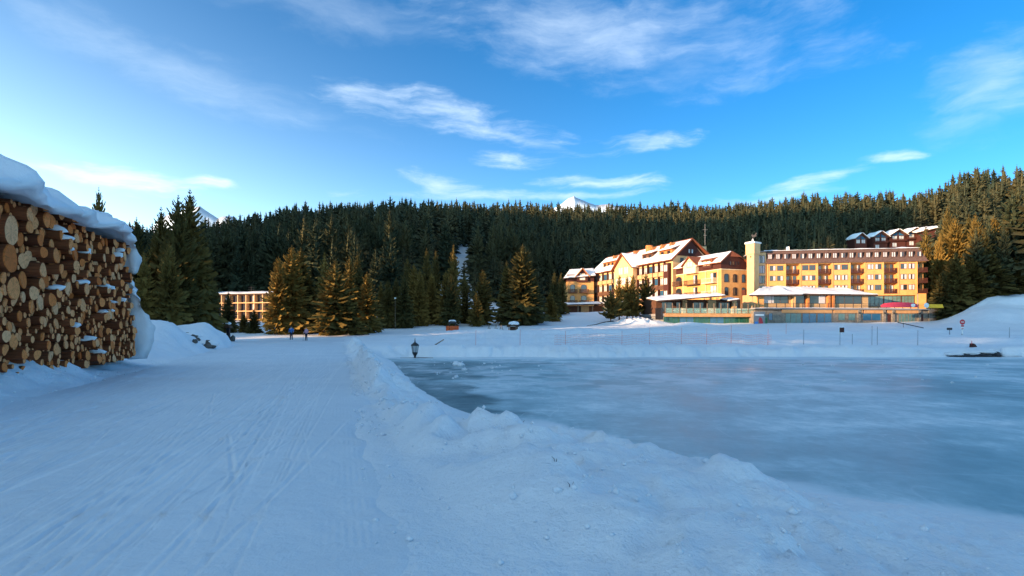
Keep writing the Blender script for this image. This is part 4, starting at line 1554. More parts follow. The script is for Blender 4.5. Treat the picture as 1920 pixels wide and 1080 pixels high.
# ---- middle chalet wing
PC = Vector((48.6, 132.0))
fd = Vector((.35, -.937)).normalized()
Lm = 16.9
P0 = PC - fd * Lm
ang = math.atan2(fd.y, fd.x)
H = House('chalet_wing', 'yellow chalet wing with arched windows and red brown gable', 'hotel', P0, ang, k=1.1)
GW = 7.4
ZB, ZE, ZR = 2.2, 15.1, 19.2
b = MB()
b.box(0, Lm, 0, GW, ZB, ZE)
H.part('wall', b, M['yellow'])
b = MB()
b.box(.1, Lm - .02, -.10, GW - .1, ZE + .002, ZE + 1.75)
b.prism([(-.10, ZE + 1.752), (GW - .1, ZE + 1.752), (GW * .66, ZR - .45), (GW * .38, ZR - .45)], .1, Lm - .03, axis='x')
H.part('timber_storey', b, M['redbrown'])
b = MB()
b.box(-.02, Lm + .06, -.13, GW + .02, ZE - .18, ZE)
H.part('cornice', b, M['cream'])
# roof: two slopes with a clipped gable at the right end
yr_ = GW * .5
b = MB()
ef, eb = -.9, GW + .7
zf = ZE + 1.45
slab(b, [(-.4, ef, zf), (Lm + .8, ef, zf), (Lm - .6, yr_, ZR + .25), (-.4, yr_, ZR + .25)], .22)
slab(b, [(Lm + .8, eb, zf), (-.4, eb, zf), (-.4, yr_ + .003, ZR + .25), (Lm - .6, yr_ + .003, ZR + .25)], .22)
b.add([(Lm + .72, GW * .26, ZE + 2.85), (Lm + .72, GW * .74, ZE + 2.85), (Lm - .6, yr_, ZR + .24)], [(0, 1, 2)])
roof = H.part('roof', b, M['roofedge'])
snow_slab('roof_snow', [(-.3, ef + .1, zf + .02), (Lm + .62, ef + .1, zf + .02), (Lm - .7, yr_ - .2, ZR + .2), (-.3, yr_ - .2, ZR + .2)], .28, roof, 11, (26, 10))
snow_slab('roof_snow', [(Lm + .6, eb - .1, zf + .02), (-.3, eb - .1, zf + .02), (-.3, yr_ + .3, ZR + .1), (Lm - .8, yr_ + .3, ZR + .1)], .28, roof, 12, (20, 8))
# front dormer balcony with its own gable, long shed dormer right of it
sx = lambda px: local_s(px, P0, fd)
g0, g1 = sx(1288), sx(1311)
b = MB()
b.box(g0, g1, -1.1, 3, ZE - .3, ZE + 1.2)
b.prism([(g0, ZE + 1.2), (g1, ZE + 1.2), (g1, ZE + 2.2), ((g0 + g1) / 2, ZE + 3.7), (g0, ZE + 2.2)], -.9, 3.0)
dm = H.part('dormer', b, M['cream'])
H.window((g0 + g1) / 2, -.9, ZE + 1.25, (g1 - g0) * .5, 1.5, 'glass_pale', 0, parent=dm, frame='orange', name='dormer_window')
b = MB()
mid = (g0 + g1) / 2
slab(b, [(g0 - .7, -1.5, ZE + 1.7), (g0 - .7, 3.2, ZE + 1.7), (mid, 3.2, ZE + 4.0), (mid, -1.5, ZE + 4.0)], .2)
slab(b, [(g1 + .7, 3.2, ZE + 1.7), (g1 + .7, -1.5, ZE + 1.7), (mid + .003, -1.5, ZE + 4.0), (mid + .003, 3.2, ZE + 4.0)], .2)
dr_ = H.part('dormer_roof', b, M['roofedge'])
snow_slab('roof_snow', [(g0 - .6, -1.3, ZE + 1.75), (g0 - .6, 3.0, ZE + 1.75), (mid - .15, 3.0, ZE + 3.95), (mid - .15, -1.3, ZE + 3.95)], .18, dr_, 13, (8, 6))
b = MB()
b.box(sx(1319), sx(1337), -.45, 3, ZE + .5, ZE + 2.4)
sd = H.part('shed_dormer', b, M['redbrown'])
for q in (.3, .7):
    H.window(sx(1319) * (1 - q) + sx(1337) * q, -.45, ZE + 1.15, 1.1, 1.0, 'glass_pale', 0, parent=sd, name='dormer_window', frame='cream')
b = MB()
slab(b, [(sx(1316), -1.0, ZE + 2.45), (sx(1341), -1.0, ZE + 2.45), (sx(1341), 3.0, ZE + 3.6), (sx(1316), 3.0, ZE + 3.6)], .16)
b.prism([(-.9, ZE + 1.7), (-.9, ZE + 2.3), (2, ZE + 3.2)], sx(1338), sx(1341), axis='x')
H.part('dormer_roof', b, M['roofedge'])
# front windows, balconies
for (a, z, w, h) in ((1273, 12.3, 2.5, 2.2), (1273, 9.3, 2.5, 2.2)):
    H.window(sx(a), 0, z, w, h, 'glass', 0, arch=True)
    H.balcony(sx(a - 7), sx(a + 7), 0, z - .05, 1.0, 1.0, 'brown')
for (a, z) in ((1304, 12.1), (1304, 9.1)):
    H.window(sx(a), 0, z, 1.6, 2.3, 'glass', 1, name='balcony_door')
    H.balcony(sx(a - 15), sx(a + 10), 0, z - .05, 1.3, 1.05, 'brown', False)
for (a, z) in ((1338, 12.1), (1338, 9.1)):
    H.window(sx(a), 0, z, 2.2, 2.3, 'glass_pale' if z < 10 else 'glass', 1, name='balcony_door')
    H.balcony(sx(a - 15), sx(a + 8), 0, z - .05, 1.3, 1.05, 'cream', False)
b = MB()
for px_ in (1324, 1347, 1282):
    x = sx(px_)
    b.box(x - .18, x + .18, -.16, -.002, ZB, ZE - .19)
H.part('pilaster', b, M['yellow_pale'])
# gable end: arched windows and a row of timber windows
for zi, z in enumerate((12.0, 8.9)):
    for q in (.19, .53, .87):
        w = 1.35 if (q < .8 and not (zi and q < .3)) else 1.1
        H.window(Lm, GW * q, z, w, 2.0, 'glass', 0, rot=math.pi / 2, arch=True)
for q in (.36, .46, .56, .66):
    H.window(Lm - .02, GW * q, ZE + .9, .62, 1.0, 'glass', 0, rot=math.pi / 2, split=1, name='gable_window', frame='redbrown')
b = MB()
b.box(Lm + .02, Lm + 1.2, GW * .80, GW + .3, 7.0, 10.3)
H.part('porch', b, M['redbrown'])

# ---- main chalet hotel on the left of the group
P0 = Vector((25.2, 175.0))
fd = Vector((.341, -.940)).normalized()
ang = math.atan2(fd.y, fd.x)
sx = lambda px: local_s(px, P0, fd)
H = House('chalet_hotel', 'large sunlit chalet hotel with snowy dormered roof and glazed balconies', 'hotel', P0, ang, k=1.2)
Lm, GW = 40.0, 11.0
ZB, ZE, YR_, ZR = 2.5, 18.0, 5.0, 23.2
b = MB()
b.box(0, Lm, 0, GW, ZB, ZE - .6)
b.prism([(.0, ZE - .598), (GW, ZE - .598), (GW, ZE - .1), (YR_, ZR - .6), (0, ZE - .3)], .0, Lm, axis='x')
H.part('wall', b, M['yellow_pale'])
zf = ZE - .2
b = MB()
slab(b, [(-.8, -1.1, zf), (Lm + 1.0, -1.1, zf), (Lm + 1.0, YR_, ZR), (-.8, YR_, ZR)], .28)
slab(b, [(Lm + 1.0, GW + 1.0, zf + .4), (-.8, GW + 1.0, zf + .4), (-.8, YR_ + .004, ZR), (Lm + 1.0, YR_ + .004, ZR)], .28)
roof = H.part('roof', b, M['roofedge'])
snow_slab('roof_snow', [(-.7, -1.0, zf + .02), (Lm + .85, -1.0, zf + .02), (Lm + .85, YR_ - .35, ZR - .33), (-.7, YR_ - .35, ZR - .33)], .34, roof, 21, (64, 12))
snow_slab('roof_snow', [(Lm + .85, GW + .9, zf + .42), (-.7, GW + .9, zf + .42), (-.7, YR_ + .3, ZR - .22), (Lm + .85, YR_ + .3, ZR - .22)], .3, roof, 22, (30, 8))
slope = (ZR - zf) / (YR_ + 1.1)
rz_ = lambda y: zf + (y + 1.1) * slope
# glazed gable projecting from the middle
g0, g1 = sx(1161), sx(1196)
gm_ = (g0 + g1) / 2
b = MB()
b.prism([(g0, ZB), (g1, ZB), (g1, ZE + .1), (gm_, ZE + 3.4), (g0, ZE + .1)], -1.5, 4.0)
pg = H.part('gable_bay', b, M['yellow_pale'])
b = MB()
slab(b, [(g0 - .9, -2.4, ZE - .7), (g0 - .9, 4.2, ZE - .7), (gm_, 4.2, ZE + 3.75), (gm_, -2.4, ZE + 3.75)], .24)
slab(b, [(g1 + .9, 4.2, ZE - .7), (g1 + .9, -2.4, ZE - .7), (gm_ + .004, -2.4, ZE + 3.75), (gm_ + .004, 4.2, ZE + 3.75)], .24)
gr = H.part('gable_roof', b, M['roofedge'])
snow_slab('roof_snow', [(g0 - .8, -2.2, ZE - .65), (g0 - .8, 4.0, ZE - .65), (gm_ - .2, 4.0, ZE + 3.7), (gm_ - .2, -2.2, ZE + 3.7)], .25, gr, 23, (10, 8))
snow_slab('roof_snow', [(g1 + .8, 4.0, ZE - .65), (g1 + .8, -2.2, ZE - .65), (gm_ + .2, -2.2, ZE + 3.7), (gm_ + .2, 4.0, ZE + 3.7)], .25, gr, 24, (10, 8))
for f, z in enumerate((6.9, 10.0, 13.0, 15.9)):
    for q in (.22, .5, .78) if f < 3 else (.35, .65):
        H.window(g0 + (g1 - g0) * q, -1.5, z, (g1 - g0) * .25, 2.1, 'glass_pale', 0, frame='tan', parent=pg, name='gable_window')
# glazed storeys and timber balcony fronts of both facade sections
for (a, c, n) in ((1115, 1160, 5), (1198, 1248, 5)):
    x0, x1 = sx(a), sx(c)
    for f, z in enumerate((8.35, 11.45, 14.75)):
        for k in range(n):
            xx = x0 + (x1 - x0) * (k + .5) / n
            H.window(xx, 0, z + .55, (x1 - x0) / n * .86, 1.75, 'glass_pale' if (k + f) % 4 else 'glass_blue', 0, frame='redbrown' if f == 2 or a > 1180 else 'brown', split=3)
        b = MB()
        b.box(x0, x1, -.55, -.001, z - .62, z + .42)
        H.part('balcony_front', b, M['brown'] if f < 2 else M['tan'])
    b = MB()
    for k in range(n + 1):
        xx = x0 + (x1 - x0) * k / n
        b.box(xx - .1, xx + .1, -.60, -.003, 7.2, ZE - .35)
    H.part('timber_post', b, M['redbrown'] if a > 1180 else M['brown'])
# brown corner bay
b = MB()
b.box(sx(1249.5), sx(1259), -.9, -.002, 4, ZE - .9)
cb = H.part('corner_bay', b, M['redbrown'])
for z in (8.7, 11.8, 15.0):
    H.window((sx(1249.5) + sx(1259)) / 2, -.9, z, 1.5, 1.75, 'glass_pale', 0, frame='brown', parent=cb)
# long shed dormers under the upper snow, and little triangular dormers higher up
for (a, c, col) in ((1129, 1158, 'orange'), (1202, 1222, 'brown'), (1234, 1258, 'orange')):
    x0, x1 = sx(a), sx(c)
    b = MB()
    b.box(x0, x1, .35, 3.5, rz_(.35) - .3, rz_(.35) + 1.5)
    sd = H.part('shed_dormer', b, M[col])
    nn = max(2, int((x1 - x0) / 2.2))
    for k in range(nn):
        H.window(x0 + (x1 - x0) * (k + .5) / nn, .35, rz_(.35) + .25, 1.2, .95, 'glass', 0, frame='redbrown', parent=sd, name='dormer_window')
    b = MB()
    slab(b, [(x0 - .3, -.15, rz_(.35) + 1.52), (x1 + .3, -.15, rz_(.35) + 1.52), (x1 + .3, 3.4, rz_(2.6) + .75), (x0 - .3, 3.4, rz_(2.6) + .75)], .14)
    dr_ = H.part('dormer_roof', b, M['roofedge'])
    snow_slab('roof_snow', [(x0 - .25, -.1, rz_(.35) + 1.53), (x1 + .25, -.1, rz_(.35) + 1.53), (x1 + .25, 3.3, rz_(2.6) + .76), (x0 - .25, 3.3, rz_(2.6) + .76)], .28, dr_, int(a), (16, 6))
for px_ in (1138, 1156, 1176, 1208, 1226, 1243):
    x = sx(px_)
    y = 2.5
    z = rz_(y)
    b = MB()
    b.prism([(x - .95, z - .1), (x + .95, z - .1), (x, z + 1.35)], y, y + 2.0)
    b.prism([(x - 1.25, z - .05), (x - 1.0, z - .15), (x, z + 1.4), (x + 1.0, z - .15), (x + 1.25, z - .05), (x, z + 1.72)], y - .35, y + 2.3)
    H.part('triangular_dormer', b, M['orange'])
b = MB()
b.tube([(sx(1197), 3.4, rz_(3.4) - .6), (sx(1197), 3.4, rz_(3.4) + 1.6)], [1.0, .95], 14)
H.part('chimney', b, M['orange'])
# gable end
b = MB()
b.prism([(1.2, ZE + .9), (8.8, ZE + .9), (YR_, ZR - .35)], Lm + .002, Lm + .25, axis='x')
gb = H.part('gable_boarding', b, M['redbrown'])
for q in (4.55, 5.45):
    H.window(Lm + .25, q, ZE + 1.5, .6, 1.1, 'glass_pale', 0, rot=math.pi / 2, split=1, parent=gb, name='gable_window')
for q, w in ((2.6, 1.0), (6.0, 1.7)):
    H.window(Lm, q, ZE - 1.9, w, 2.3, 'glass', 1 if w > 1.2 else 0, rot=math.pi / 2, name='gable_window')
b = MB()
b.box(Lm - 2.5, Lm - .9, 9.3, 10.6, ZE - 1, ZE + 3.6)
H.part('brick_chimney', b, M['yellow_pale'])

# ---- small left wing
P0 = Vector((16.6, 171.0))
fd = Vector((.985, .0)).normalized()
H = House('gabled_wing', 'small yellow wing with arched balcony doors left of the chalet hotel', 'hotel', P0, 0.0, k=1.2)
Lw = 8.0
b = MB()
b.box(0, Lw, 0, 9, 2.5, 15.2)
H.part('wall', b, M['yellow'])
b = MB()
b.box(-.05, Lw + .05, -.12, 9, 15.202, 17.3)
H.part('timber_storey', b, M['redbrown'])
b = MB()
slab(b, [(-1.2, -1.0, 16.1), (Lw + .6, -1.0, 16.9), (Lw + .6, 4.5, 19.6), (1.2, 4.5, 19.2)], .24)
slab(b, [(-1.2, 9.8, 16.1), (-1.2, -1.0, 16.09), (1.2, 4.5, 19.19), (1.2, 4.7, 19.19)], .24)
roof = H.part('roof', b, M['roof'])
snow_slab('roof_snow', [(-1.1, -.9, 16.15), (Lw + .5, -.9, 16.95), (Lw + .5, 4.4, 19.6), (1.2, 4.4, 19.2)], .35, roof, 31, (14, 8))
b = MB()
b.prism([(2.9, 15.0), (6.1, 15.0), (6.1, 17.2), (4.5, 18.9), (2.9, 17.2)], -.6, 3)
dm = H.part('dormer', b, M['redbrown'])
H.window(4.5, -.6, 15.6, 1.6, 1.9, 'glass_pale', 0, parent=dm, frame='cream', name='dormer_window')
b = MB()
slab(b, [(2.2, -1.2, 16.6), (2.2, 3.2, 16.6), (4.5, 3.2, 19.2), (4.5, -1.2, 19.2)], .2)
slab(b, [(6.8, 3.2, 16.6), (6.8, -1.2, 16.6), (4.503, -1.2, 19.2), (4.503, 3.2, 19.2)], .2)
dr_ = H.part('dormer_roof', b, M['orange'])
snow_slab('roof_snow', [(2.25, -1.1, 16.65), (2.25, 3.0, 16.65), (4.4, 3.0, 19.15), (4.4, -1.1, 19.15)], .3, dr_, 32, (8, 6))
snow_slab('roof_snow', [(6.75, 3.0, 16.65), (6.75, -1.1, 16.65), (4.6, -1.1, 19.15), (4.6, 3.0, 19.15)], .3, dr_, 33, (8, 6))
for z in (8.6, 11.9):
    for x, w in ((1.6, 1.5), (5.0, 1.7)):
        H.window(x, 0, z, w, 2.4, 'glass', 1 if z > 10 else 0, arch=True, name='balcony_door')
        H.balcony(x - 1.35, x + 1.35, 0, z - .05, 1.1, 1.0, 'brown')

# ---- canopy left of the hotel
P0 = Vector((14.3, 158.0))
H = House('entrance_canopy', 'long low snow covered canopy in front of the small left wing', 'canopy', P0, 0.0, k=1.2)
Lc = 11.5
b = MB()
slab(b, [(-.5, -1.0, 7.7), (Lc, -1.0, 8.0), (Lc, 4.0, 8.2), (-.5, 4.0, 7.9)], .3)
roof = H.part('roof', b, M['roof'])
snow_slab('roof_snow', [(-.5, -1.0, 7.72), (Lc, -1.0, 8.02), (Lc, 4.0, 8.22), (-.5, 4.0, 7.92)], .55, roof, 41, (30, 6))
b = MB()
for x in (.6, 4.0, 8.0, 11.0):
    b.box(x - .12, x + .12, -.6, -.36, 3.5, 7.5)
H.part('post', b, M['wood'])
b = MB()
b.box(0, Lc, 3.2, 3.4, 4.0, 7.5)
H.part('back_wall', b, M['brown'])
b = MB()
b.box(5.2, 7.4, 2.4, 3.19, 4.0, 7.4)
H.part('tan_bay', b, M['tan'])

# ---- glazed terrace building in front of the chalet wing
PA, PB = at(1246, 612, 123.5), at(1416, 612, 126.5)
P0 = Vector((PA.x, PA.y))
ang = math.atan2(PB.y - PA.y, PB.x - PA.x)
Lt = (Vector((PB.x, PB.y)) - P0).length
ZD = 4.55
H = House('glazed_terrace', 'low terrace building with green glass front and glass balustrade', 'terrace', P0, ang)
b = MB()
b.box(0, Lt, .5, 13, .8, ZD - .62)
H.part('wall', b, M['concrete'])
b = MB()
b.box(-.4, Lt + .02, -.3, 14, ZD - .6, ZD - .05)
H.part('deck', b, M['concrete'])
b = MB()
b.box(-.1, Lt, -.42, -.302, ZD - .75, ZD - .02)
H.part('fascia', b, M['beam'])
n = 6
for k in range(n):
    w = Lt / n
    H.window(w * (k + .5), .5, 1.2, w - .06, ZD - 1.95, 'glass_green' if k in (0, 2, 4, 5) else 'glass_blue', 0, frame='green', split=2 if k % 2 else 3, name='glazed_panel')
for k in range(14):
    x = .15 + (Lt - .3) * k / 13
    b = MB()
    b.box(x - .07, x + .07, -.20, -.06, ZD - .05, ZD + 2.2)
    H.part('post', b, M['wood'])
m = NT('balustrade_glass')
m.p.inputs['Base Color'].default_value = (.35, .62, .52, 1)
m.p.inputs['Roughness'].default_value = .05
m.p.inputs['Alpha'].default_value = .30
M['balglass'] = m.mat
for k in range(13):
    x = .15 + (Lt - .3) * k / 13
    b = MB()
    b.box(x + .1, x + (Lt - .3) / 13 - .1, -.15, -.12, ZD + .05, ZD + 1.1)
    H.part('balustrade_panel', b, M['balglass'])
b = MB()
for z in (1.15, .55):
    b.tube([(0, -.13, ZD + z), (Lt, -.13, ZD + z)], .03, 5)
H.part('handrail', b, M['wood'])
# side stairs rail at the left end
b = MB()
for k in range(6):
    b.box(-.9 - .0, -.45, -.2 + k * .6, -.1 + k * .6, 3.2, ZD + 1.1)
b.box(-.95, -.42, -.3, 3.4, ZD + 1.1, ZD + 1.2)
H.part('stair_rail', b, M['dark'])
# dining room behind the terrace under the long awning
b = MB()
b.box(.4, Lt - .3, 5.6, 12.8, ZD - .045, ZD + 3.3)
H.part('dining_room_wall', b, M['brown'])
for (q, w) in ((.14, 2.6), (.30, 2.4), (.50, 2.6), (.80, 3.0), (.92, 1.6)):
    H.window(Lt * q, 5.6, ZD + .4, w, 2.3, 'glass', 0, split=2, name='dining_room_window')
for q in (.33, .62, .66, .90):
    b = MB()
    b.box(Lt * q - .55, Lt * q + .55, 4.9, 5.59, ZD - .044, ZD + 3.2)
    H.part('pillar', b, M['tan'])
b = MB()
slab(b, [(-1.2, 1.2, ZD + 2.75), (Lt * .70, 1.2, ZD + 4.05), (Lt * .74, 7.5, ZD + 4.5), (-1.2, 7.5, ZD + 3.6)], .22)
aw = H.part('awning_roof', b, M['roof'])
snow_slab('roof_snow', [(-1.25, 1.1, ZD + 2.77), (Lt * .70, 1.1, ZD + 4.07), (Lt * .74, 7.5, ZD + 4.52), (-1.25, 7.5, ZD + 3.62)], .55, aw, 51, (40, 8))
b = MB()
slab(b, [(Lt * .755, 1.9, ZD + 2.9), (Lt * .88, 1.9, ZD + 3.3), (Lt * .88, 6, ZD + 3.8), (Lt * .755, 6, ZD + 3.4)], .2)
aw2 = H.part('small_awning_roof', b, M['roof'])
snow_slab('roof_snow', [(Lt * .755, 1.85, ZD + 2.92), (Lt * .88, 1.85, ZD + 3.32), (Lt * .88, 6, ZD + 3.82), (Lt * .755, 6, ZD + 3.42)], .35, aw2, 52, (10, 6))
# chairs and tables stacked on the terrace, seen through the glass
tg = 'white tables standing on the glazed terrace'
for k, q in enumerate((.10, .16, .22, .42, .50, .58)):
    p = Vector((P0.x, P0.y, 0)) + Matrix.Rotation(ang, 3, 'Z') @ Vector((Lt * q, 2.0 + (k % 2) * .8, ZD - .05))
    o = thing('terrace_table', 'small white table behind the glass balustrade of the terrace', 'table', p, ang, tg)
    MB().tube([(0, 0, .70), (0, 0, .75)], .5, 12).build('tabletop', M['white'], o)
    MB().tube([(0, 0, 0), (0, 0, .70)], [.05, .04], 6).tube([(0, 0, 0), (0, 0, .03)], .28, 10).build('leg', M['dark'], o)

# ---- lower storey and terrace in front of the long hotel
PA, PB = at(1416, 612, 131), at(1740, 612, 137.5)
P0 = Vector((PA.x, PA.y))
ang = math.atan2(PB.y - PA.y, PB.x - PA.x)
Lb = (Vector((PB.x, PB.y)) - P0).length
sl = lambda px: local_s(px, P0, (math.cos(ang), math.sin(ang)))
ZD2 = 6.0
H = House('stone_terrace', 'stone walled lower storey with snowy terrace below the long hotel', 'terrace', P0, ang, k=.95)
b = MB()
b.box(0, Lb, 0, 17, .5, ZD2 - .62)
H.part('wall', b, M['stone'])
b = MB()
b.box(-.2, Lb + .1, -.45, 17.2, ZD2 - .35, ZD2 - .02)
H.part('deck', b, M['concrete'])
snow_slab('deck_snow', [(1.2, -.5, ZD2 - .02), (Lb - 4, -.5, ZD2 - .02), (Lb - 4, 4.5, ZD2 - .02), (1.2, 4.5, ZD2 - .02)], .16, H.o, 61, (60, 6))
for (a, c) in ((1466, 1560), (1563, 1617), (1620, 1655), (1663, 1722)):
    b = MB()
    b.box(sl(a), sl(c), -.16, -.002, ZD2 - 1.15, ZD2 - .40)
    H.part('lintel_beam', b, M['beam'])
for (a, c, pane, sp) in ((1441, 1449, 'glass_blue', 1), (1472, 1503, 'glass_teal', 3), (1504, 1531, 'glass_blue', 2), (1532, 1560, 'glass_blue', 2), (1571, 1585, 'glass_teal', 1), (1590, 1604, 'glass_teal', 1), (1617, 1652, 'glass_blue', 2), (1684, 1716, 'glass_teal', 5)):
    hh = 2.75 if a in (1472, 1504, 1532, 1684) else 1.75
    H.window((sl(a) + sl(c)) / 2, 0, ZD2 - 1.2 - hh, sl(c) - sl(a), hh, pane, 0, split=sp, frame='wood', name='lower_window')
for (a, c) in ((1664, 1670), (1727, 1731)):
    b = MB()
    b.box(sl(a), sl(c), -.05, -.001, 1.5, ZD2 - 1.4)
    H.part('door', b, M['redbrown'])
for a in (1610, 1657, 1674, 1723):
    b = MB()
    b.box(sl(a) - .35, sl(a) + .35, -.3, -.003, .6, ZD2 - .36)
    p_ = H.part('pier', b, M['stone'])
    lb_ = MB().box(sl(a) - .13, sl(a) + .13, -.5, -.302, ZD2 - 1.3, ZD2 - .95)
    H.part('wall_lamp', lb_, M['dark'], parent=p_)
# railing along the terrace, one thing
o = thing('terrace_railing', 'dark metal railing along the snowy edge of the stone terrace', 'railing', (P0.x * .95, P0.y * .95, EYE * .05), ang)
o.scale = (.95, .95, .95)
b = MB()
for z in (.35, .68, 1.05):
    b.tube([(.8, -.25, ZD2 + z), (Lb + 10.5, -.25, ZD2 + z)], .035, 5)
b.build('rail', M['dark'], o)
for k in range(26):
    x = .8 + (Lb + 9.6) * k / 25
    MB().box(x - .05, x + .05, -.30, -.20, ZD2 - .02 if x < Lb else ZD2 - .5, ZD2 + 1.12).build('post', M['dark'], o)
# ramp wall going on to the right
P2 = Vector((P0.x + math.cos(ang) * Lb, P0.y + math.sin(ang) * Lb))
o = thing('ramp_wall', 'grey tapering stone ramp wall right of the stone terrace', 'wall', (P2.x * .95, P2.y * .95, EYE * .05), ang)
o.scale = (.95, .95, .95)
b = MB()
b.prism([(.1, .5), (5, 2.5), (10.8, 5.2), (10.8, ZD2 - .05), (.1, ZD2 - .05)], -.3, 3.5)
b.build('wall', M['stone'], o)
b = MB()
for (x0, x1, z) in ((3.0, 5.5, 4.6), (4.5, 7.5, 3.9), (2.2, 5.0, 3.4)):
    b.box(x0, x1, -.5, -.302, z, z + .12)
b.build('ledge', M['wood'], o)
MB().blob((3.2, -.5, 4.95), (.8, .4, .35), 10, 3, .25).build('evergreen_trim', M['green'], o, True)

# ---- snow roofed restaurant pavilion on the terrace
PA, PB = at(1404, 612, 137.5), at(1650, 612, 142)
P0 = Vector((PA.x, PA.y))
ang = math.atan2(PB.y - PA.y, PB.x - PA.x)
Lp = (Vector((PB.x, PB.y)) - P0).length
sl = lambda px: local_s(px, P0, (math.cos(ang), math.sin(ang)))
H = House('restaurant_pavilion', 'low restaurant pavilion with thick snow roof in front of the long hotel', 'pavilion', P0, ang, k=.95)
b = MB()
b.box(sl(1425), sl(1637), 1.6, 8, ZD2 - .015, ZD2 + 3.6)
H.part('wall', b, M['tan'])
for (a, c) in ((1438, 1486), (1494, 1518), (1526, 1556), (1575, 1625)):
    H.window((sl(a) + sl(c)) / 2, 1.6, ZD2 + 1.35, sl(c) - sl(a), 2.0, 'glass', 2 if a in (1526,) else (1 if a == 1438 else 0), split=1 if a in (1494, 1526) else 3, frame='brown', name='restaurant_window')
for a in (1493, 1520.5, 1560, 1568):
    b = MB()
    b.box(sl(a) - .28, sl(a) + .28, .9, 1.599, ZD2 - .014, ZD2 + 3.5)
    H.part('pillar', b, M['orange'] if a != 1493 else M['tan'])
b = MB()
b.box(sl(1425), sl(1437), 1.0, 1.598, ZD2 - .013, ZD2 + 3.3)
H.part('corner_wall', b, M['yellow'])
b = MB()
for x in (sl(1411), sl(1492)):
    b.box(x - .1, x + .1, .1, .3, ZD2 - .2, ZD2 + 3.4)
H.part('post', b, M['tan'])
zl, zr_, zt = ZD2 + 3.25, ZD2 + 3.75, ZD2 + 5.9
b = MB()
slab(b, [(sl(1403), -.5, zl), (sl(1502), -.5, zl + .25), (sl(1490), 8.5, zt), (sl(1470), 8.5, zt - .3)], .3)
slab(b, [(sl(1502.2), .6, zr_), (sl(1650), .6, zr_ - .1), (sl(1610), 8.5, zt - .5), (sl(1490), 8.5, zt)], .3)
roof = H.part('roof', b, M['roof'])
snow_slab('roof_snow', [(sl(1402), -.6, zl + .02), (sl(1503.5), -.6, zl + .27), (sl(1490.5), 8.4, zt + .02), (sl(1470), 8.4, zt - .28)], .60, roof, 71, (36, 10))
snow_slab('roof_snow', [(sl(1501), .55, zr_ + .02), (sl(1650.5), .55, zr_ - .08), (sl(1610), 8.4, zt - .48), (sl(1489.5), 8.4, zt + .02)], .52, roof, 72, (50, 10))

# ---- chalet row up on the hill
CG = 'gabled chalets in the row on the hill'
Yc = 331.0
for k, (px, wpx, py, lab) in enumerate([(1614, 26, 437, 'dim chalet standing apart at the left of the hill row'), (1651, 30, 433.5, 'leftmost of the three joined chalets in the hill row'),
                               (1684, 33, 430, 'middle one of the three joined chalets in the hill row'), (1716, 35, 427, 'rightmost of the three joined gabled chalets in the hill row')]):
    p = at(px, py, Yc)
    w = wpx / FPX * Yc
    H = House('hill_chalet', lab, 'chalet', (p.x, p.y), .0, CG)
    zt = p.z
    hw = w / 2
    b = MB()
    b.prism([(-hw * .86, zt - 11), (hw * .86, zt - 11), (hw * .86, zt - 3.2), (0, zt - .5), (-hw * .86, zt - 3.2)], 0, 10)
    H.part('wall', b, M['redbrown'])
    b = MB()
    slab(b, [(-hw, -1.6, zt - 3.4), (-hw, 10, zt - 3.4), (0, 10, zt), (0, -1.6, zt)], .35)
    slab(b, [(hw, 10, zt - 3.4), (hw, -1.6, zt - 3.4), (.005, -1.6, zt), (.005, 10, zt)], .35)
    roof = H.part('roof', b, M['brown'])
    snow_slab('roof_snow', [(-hw - .3, -1.9, zt - 3.4), (-hw - .3, 10, zt - 3.4), (-.1, 10, zt), (-.1, -1.9, zt)], .9, roof, 80 + k, (8, 8))
    snow_slab('roof_snow', [(hw + .3, 10, zt - 3.4), (hw + .3, -1.9, zt - 3.4), (.1, -1.9, zt), (.1, 10, zt)], .9, roof, 84 + k, (8, 8))
    for sg in (-1, 1):
        f = MB()
        tri = [(sg * .35, zt - 3.5), (sg * hw * .74, zt - 3.5), (sg * .35, zt - 1.5)]
        f.add([(q_[0], -.06, q_[1]) for q_ in tri], [(0, 1, 2) if sg > 0 else (0, 2, 1)])
        H.part('gable_glazing', f, M['glass_blue'])
        H.window(sg * hw * .38, 0, zt - 6.0, hw * .55, 2.2, 'glass_pale', 0, frame='brown', split=2)
    if k:
        H.window(-hw * .4, 0, zt - 10.2, hw * .5, 2.4, 'glass_pale', 0, frame='brown')
        H.balcony(-hw * .86, hw * .86, 0, zt - 6.6, 1.3, 1.0, 'redbrown')
p = at(1748, 424, Yc - 6)
H = House('hill_chalet', 'long roofed chalet at the right end of the hill row', 'chalet', (p.x, p.y), -.15, CG)
b = MB()
b.box(-6, 4.2, 1, 9, p.z - 9, p.z - 2.2)
H.part('wall', b, M['redbrown'])
b = MB()
slab(b, [(-8.5, -.5, p.z - 3.6), (5.2, -.5, p.z - .4), (5.2, 9, p.z + 1.2), (-8.5, 9, p.z - 1.6)], .35)
roof = H.part('roof', b, M['brown'])
snow_slab('roof_snow', [(-8.7, -.7, p.z - 3.58), (5.4, -.7, p.z - .38), (5.4, 9, p.z + 1.22), (-8.7, 9, p.z - 1.58)], .9, roof, 90, (14, 8))
H.window(3.0, 1, p.z - 4.6, 1.8, 1.8, 'glass_pale', 0, frame='white')

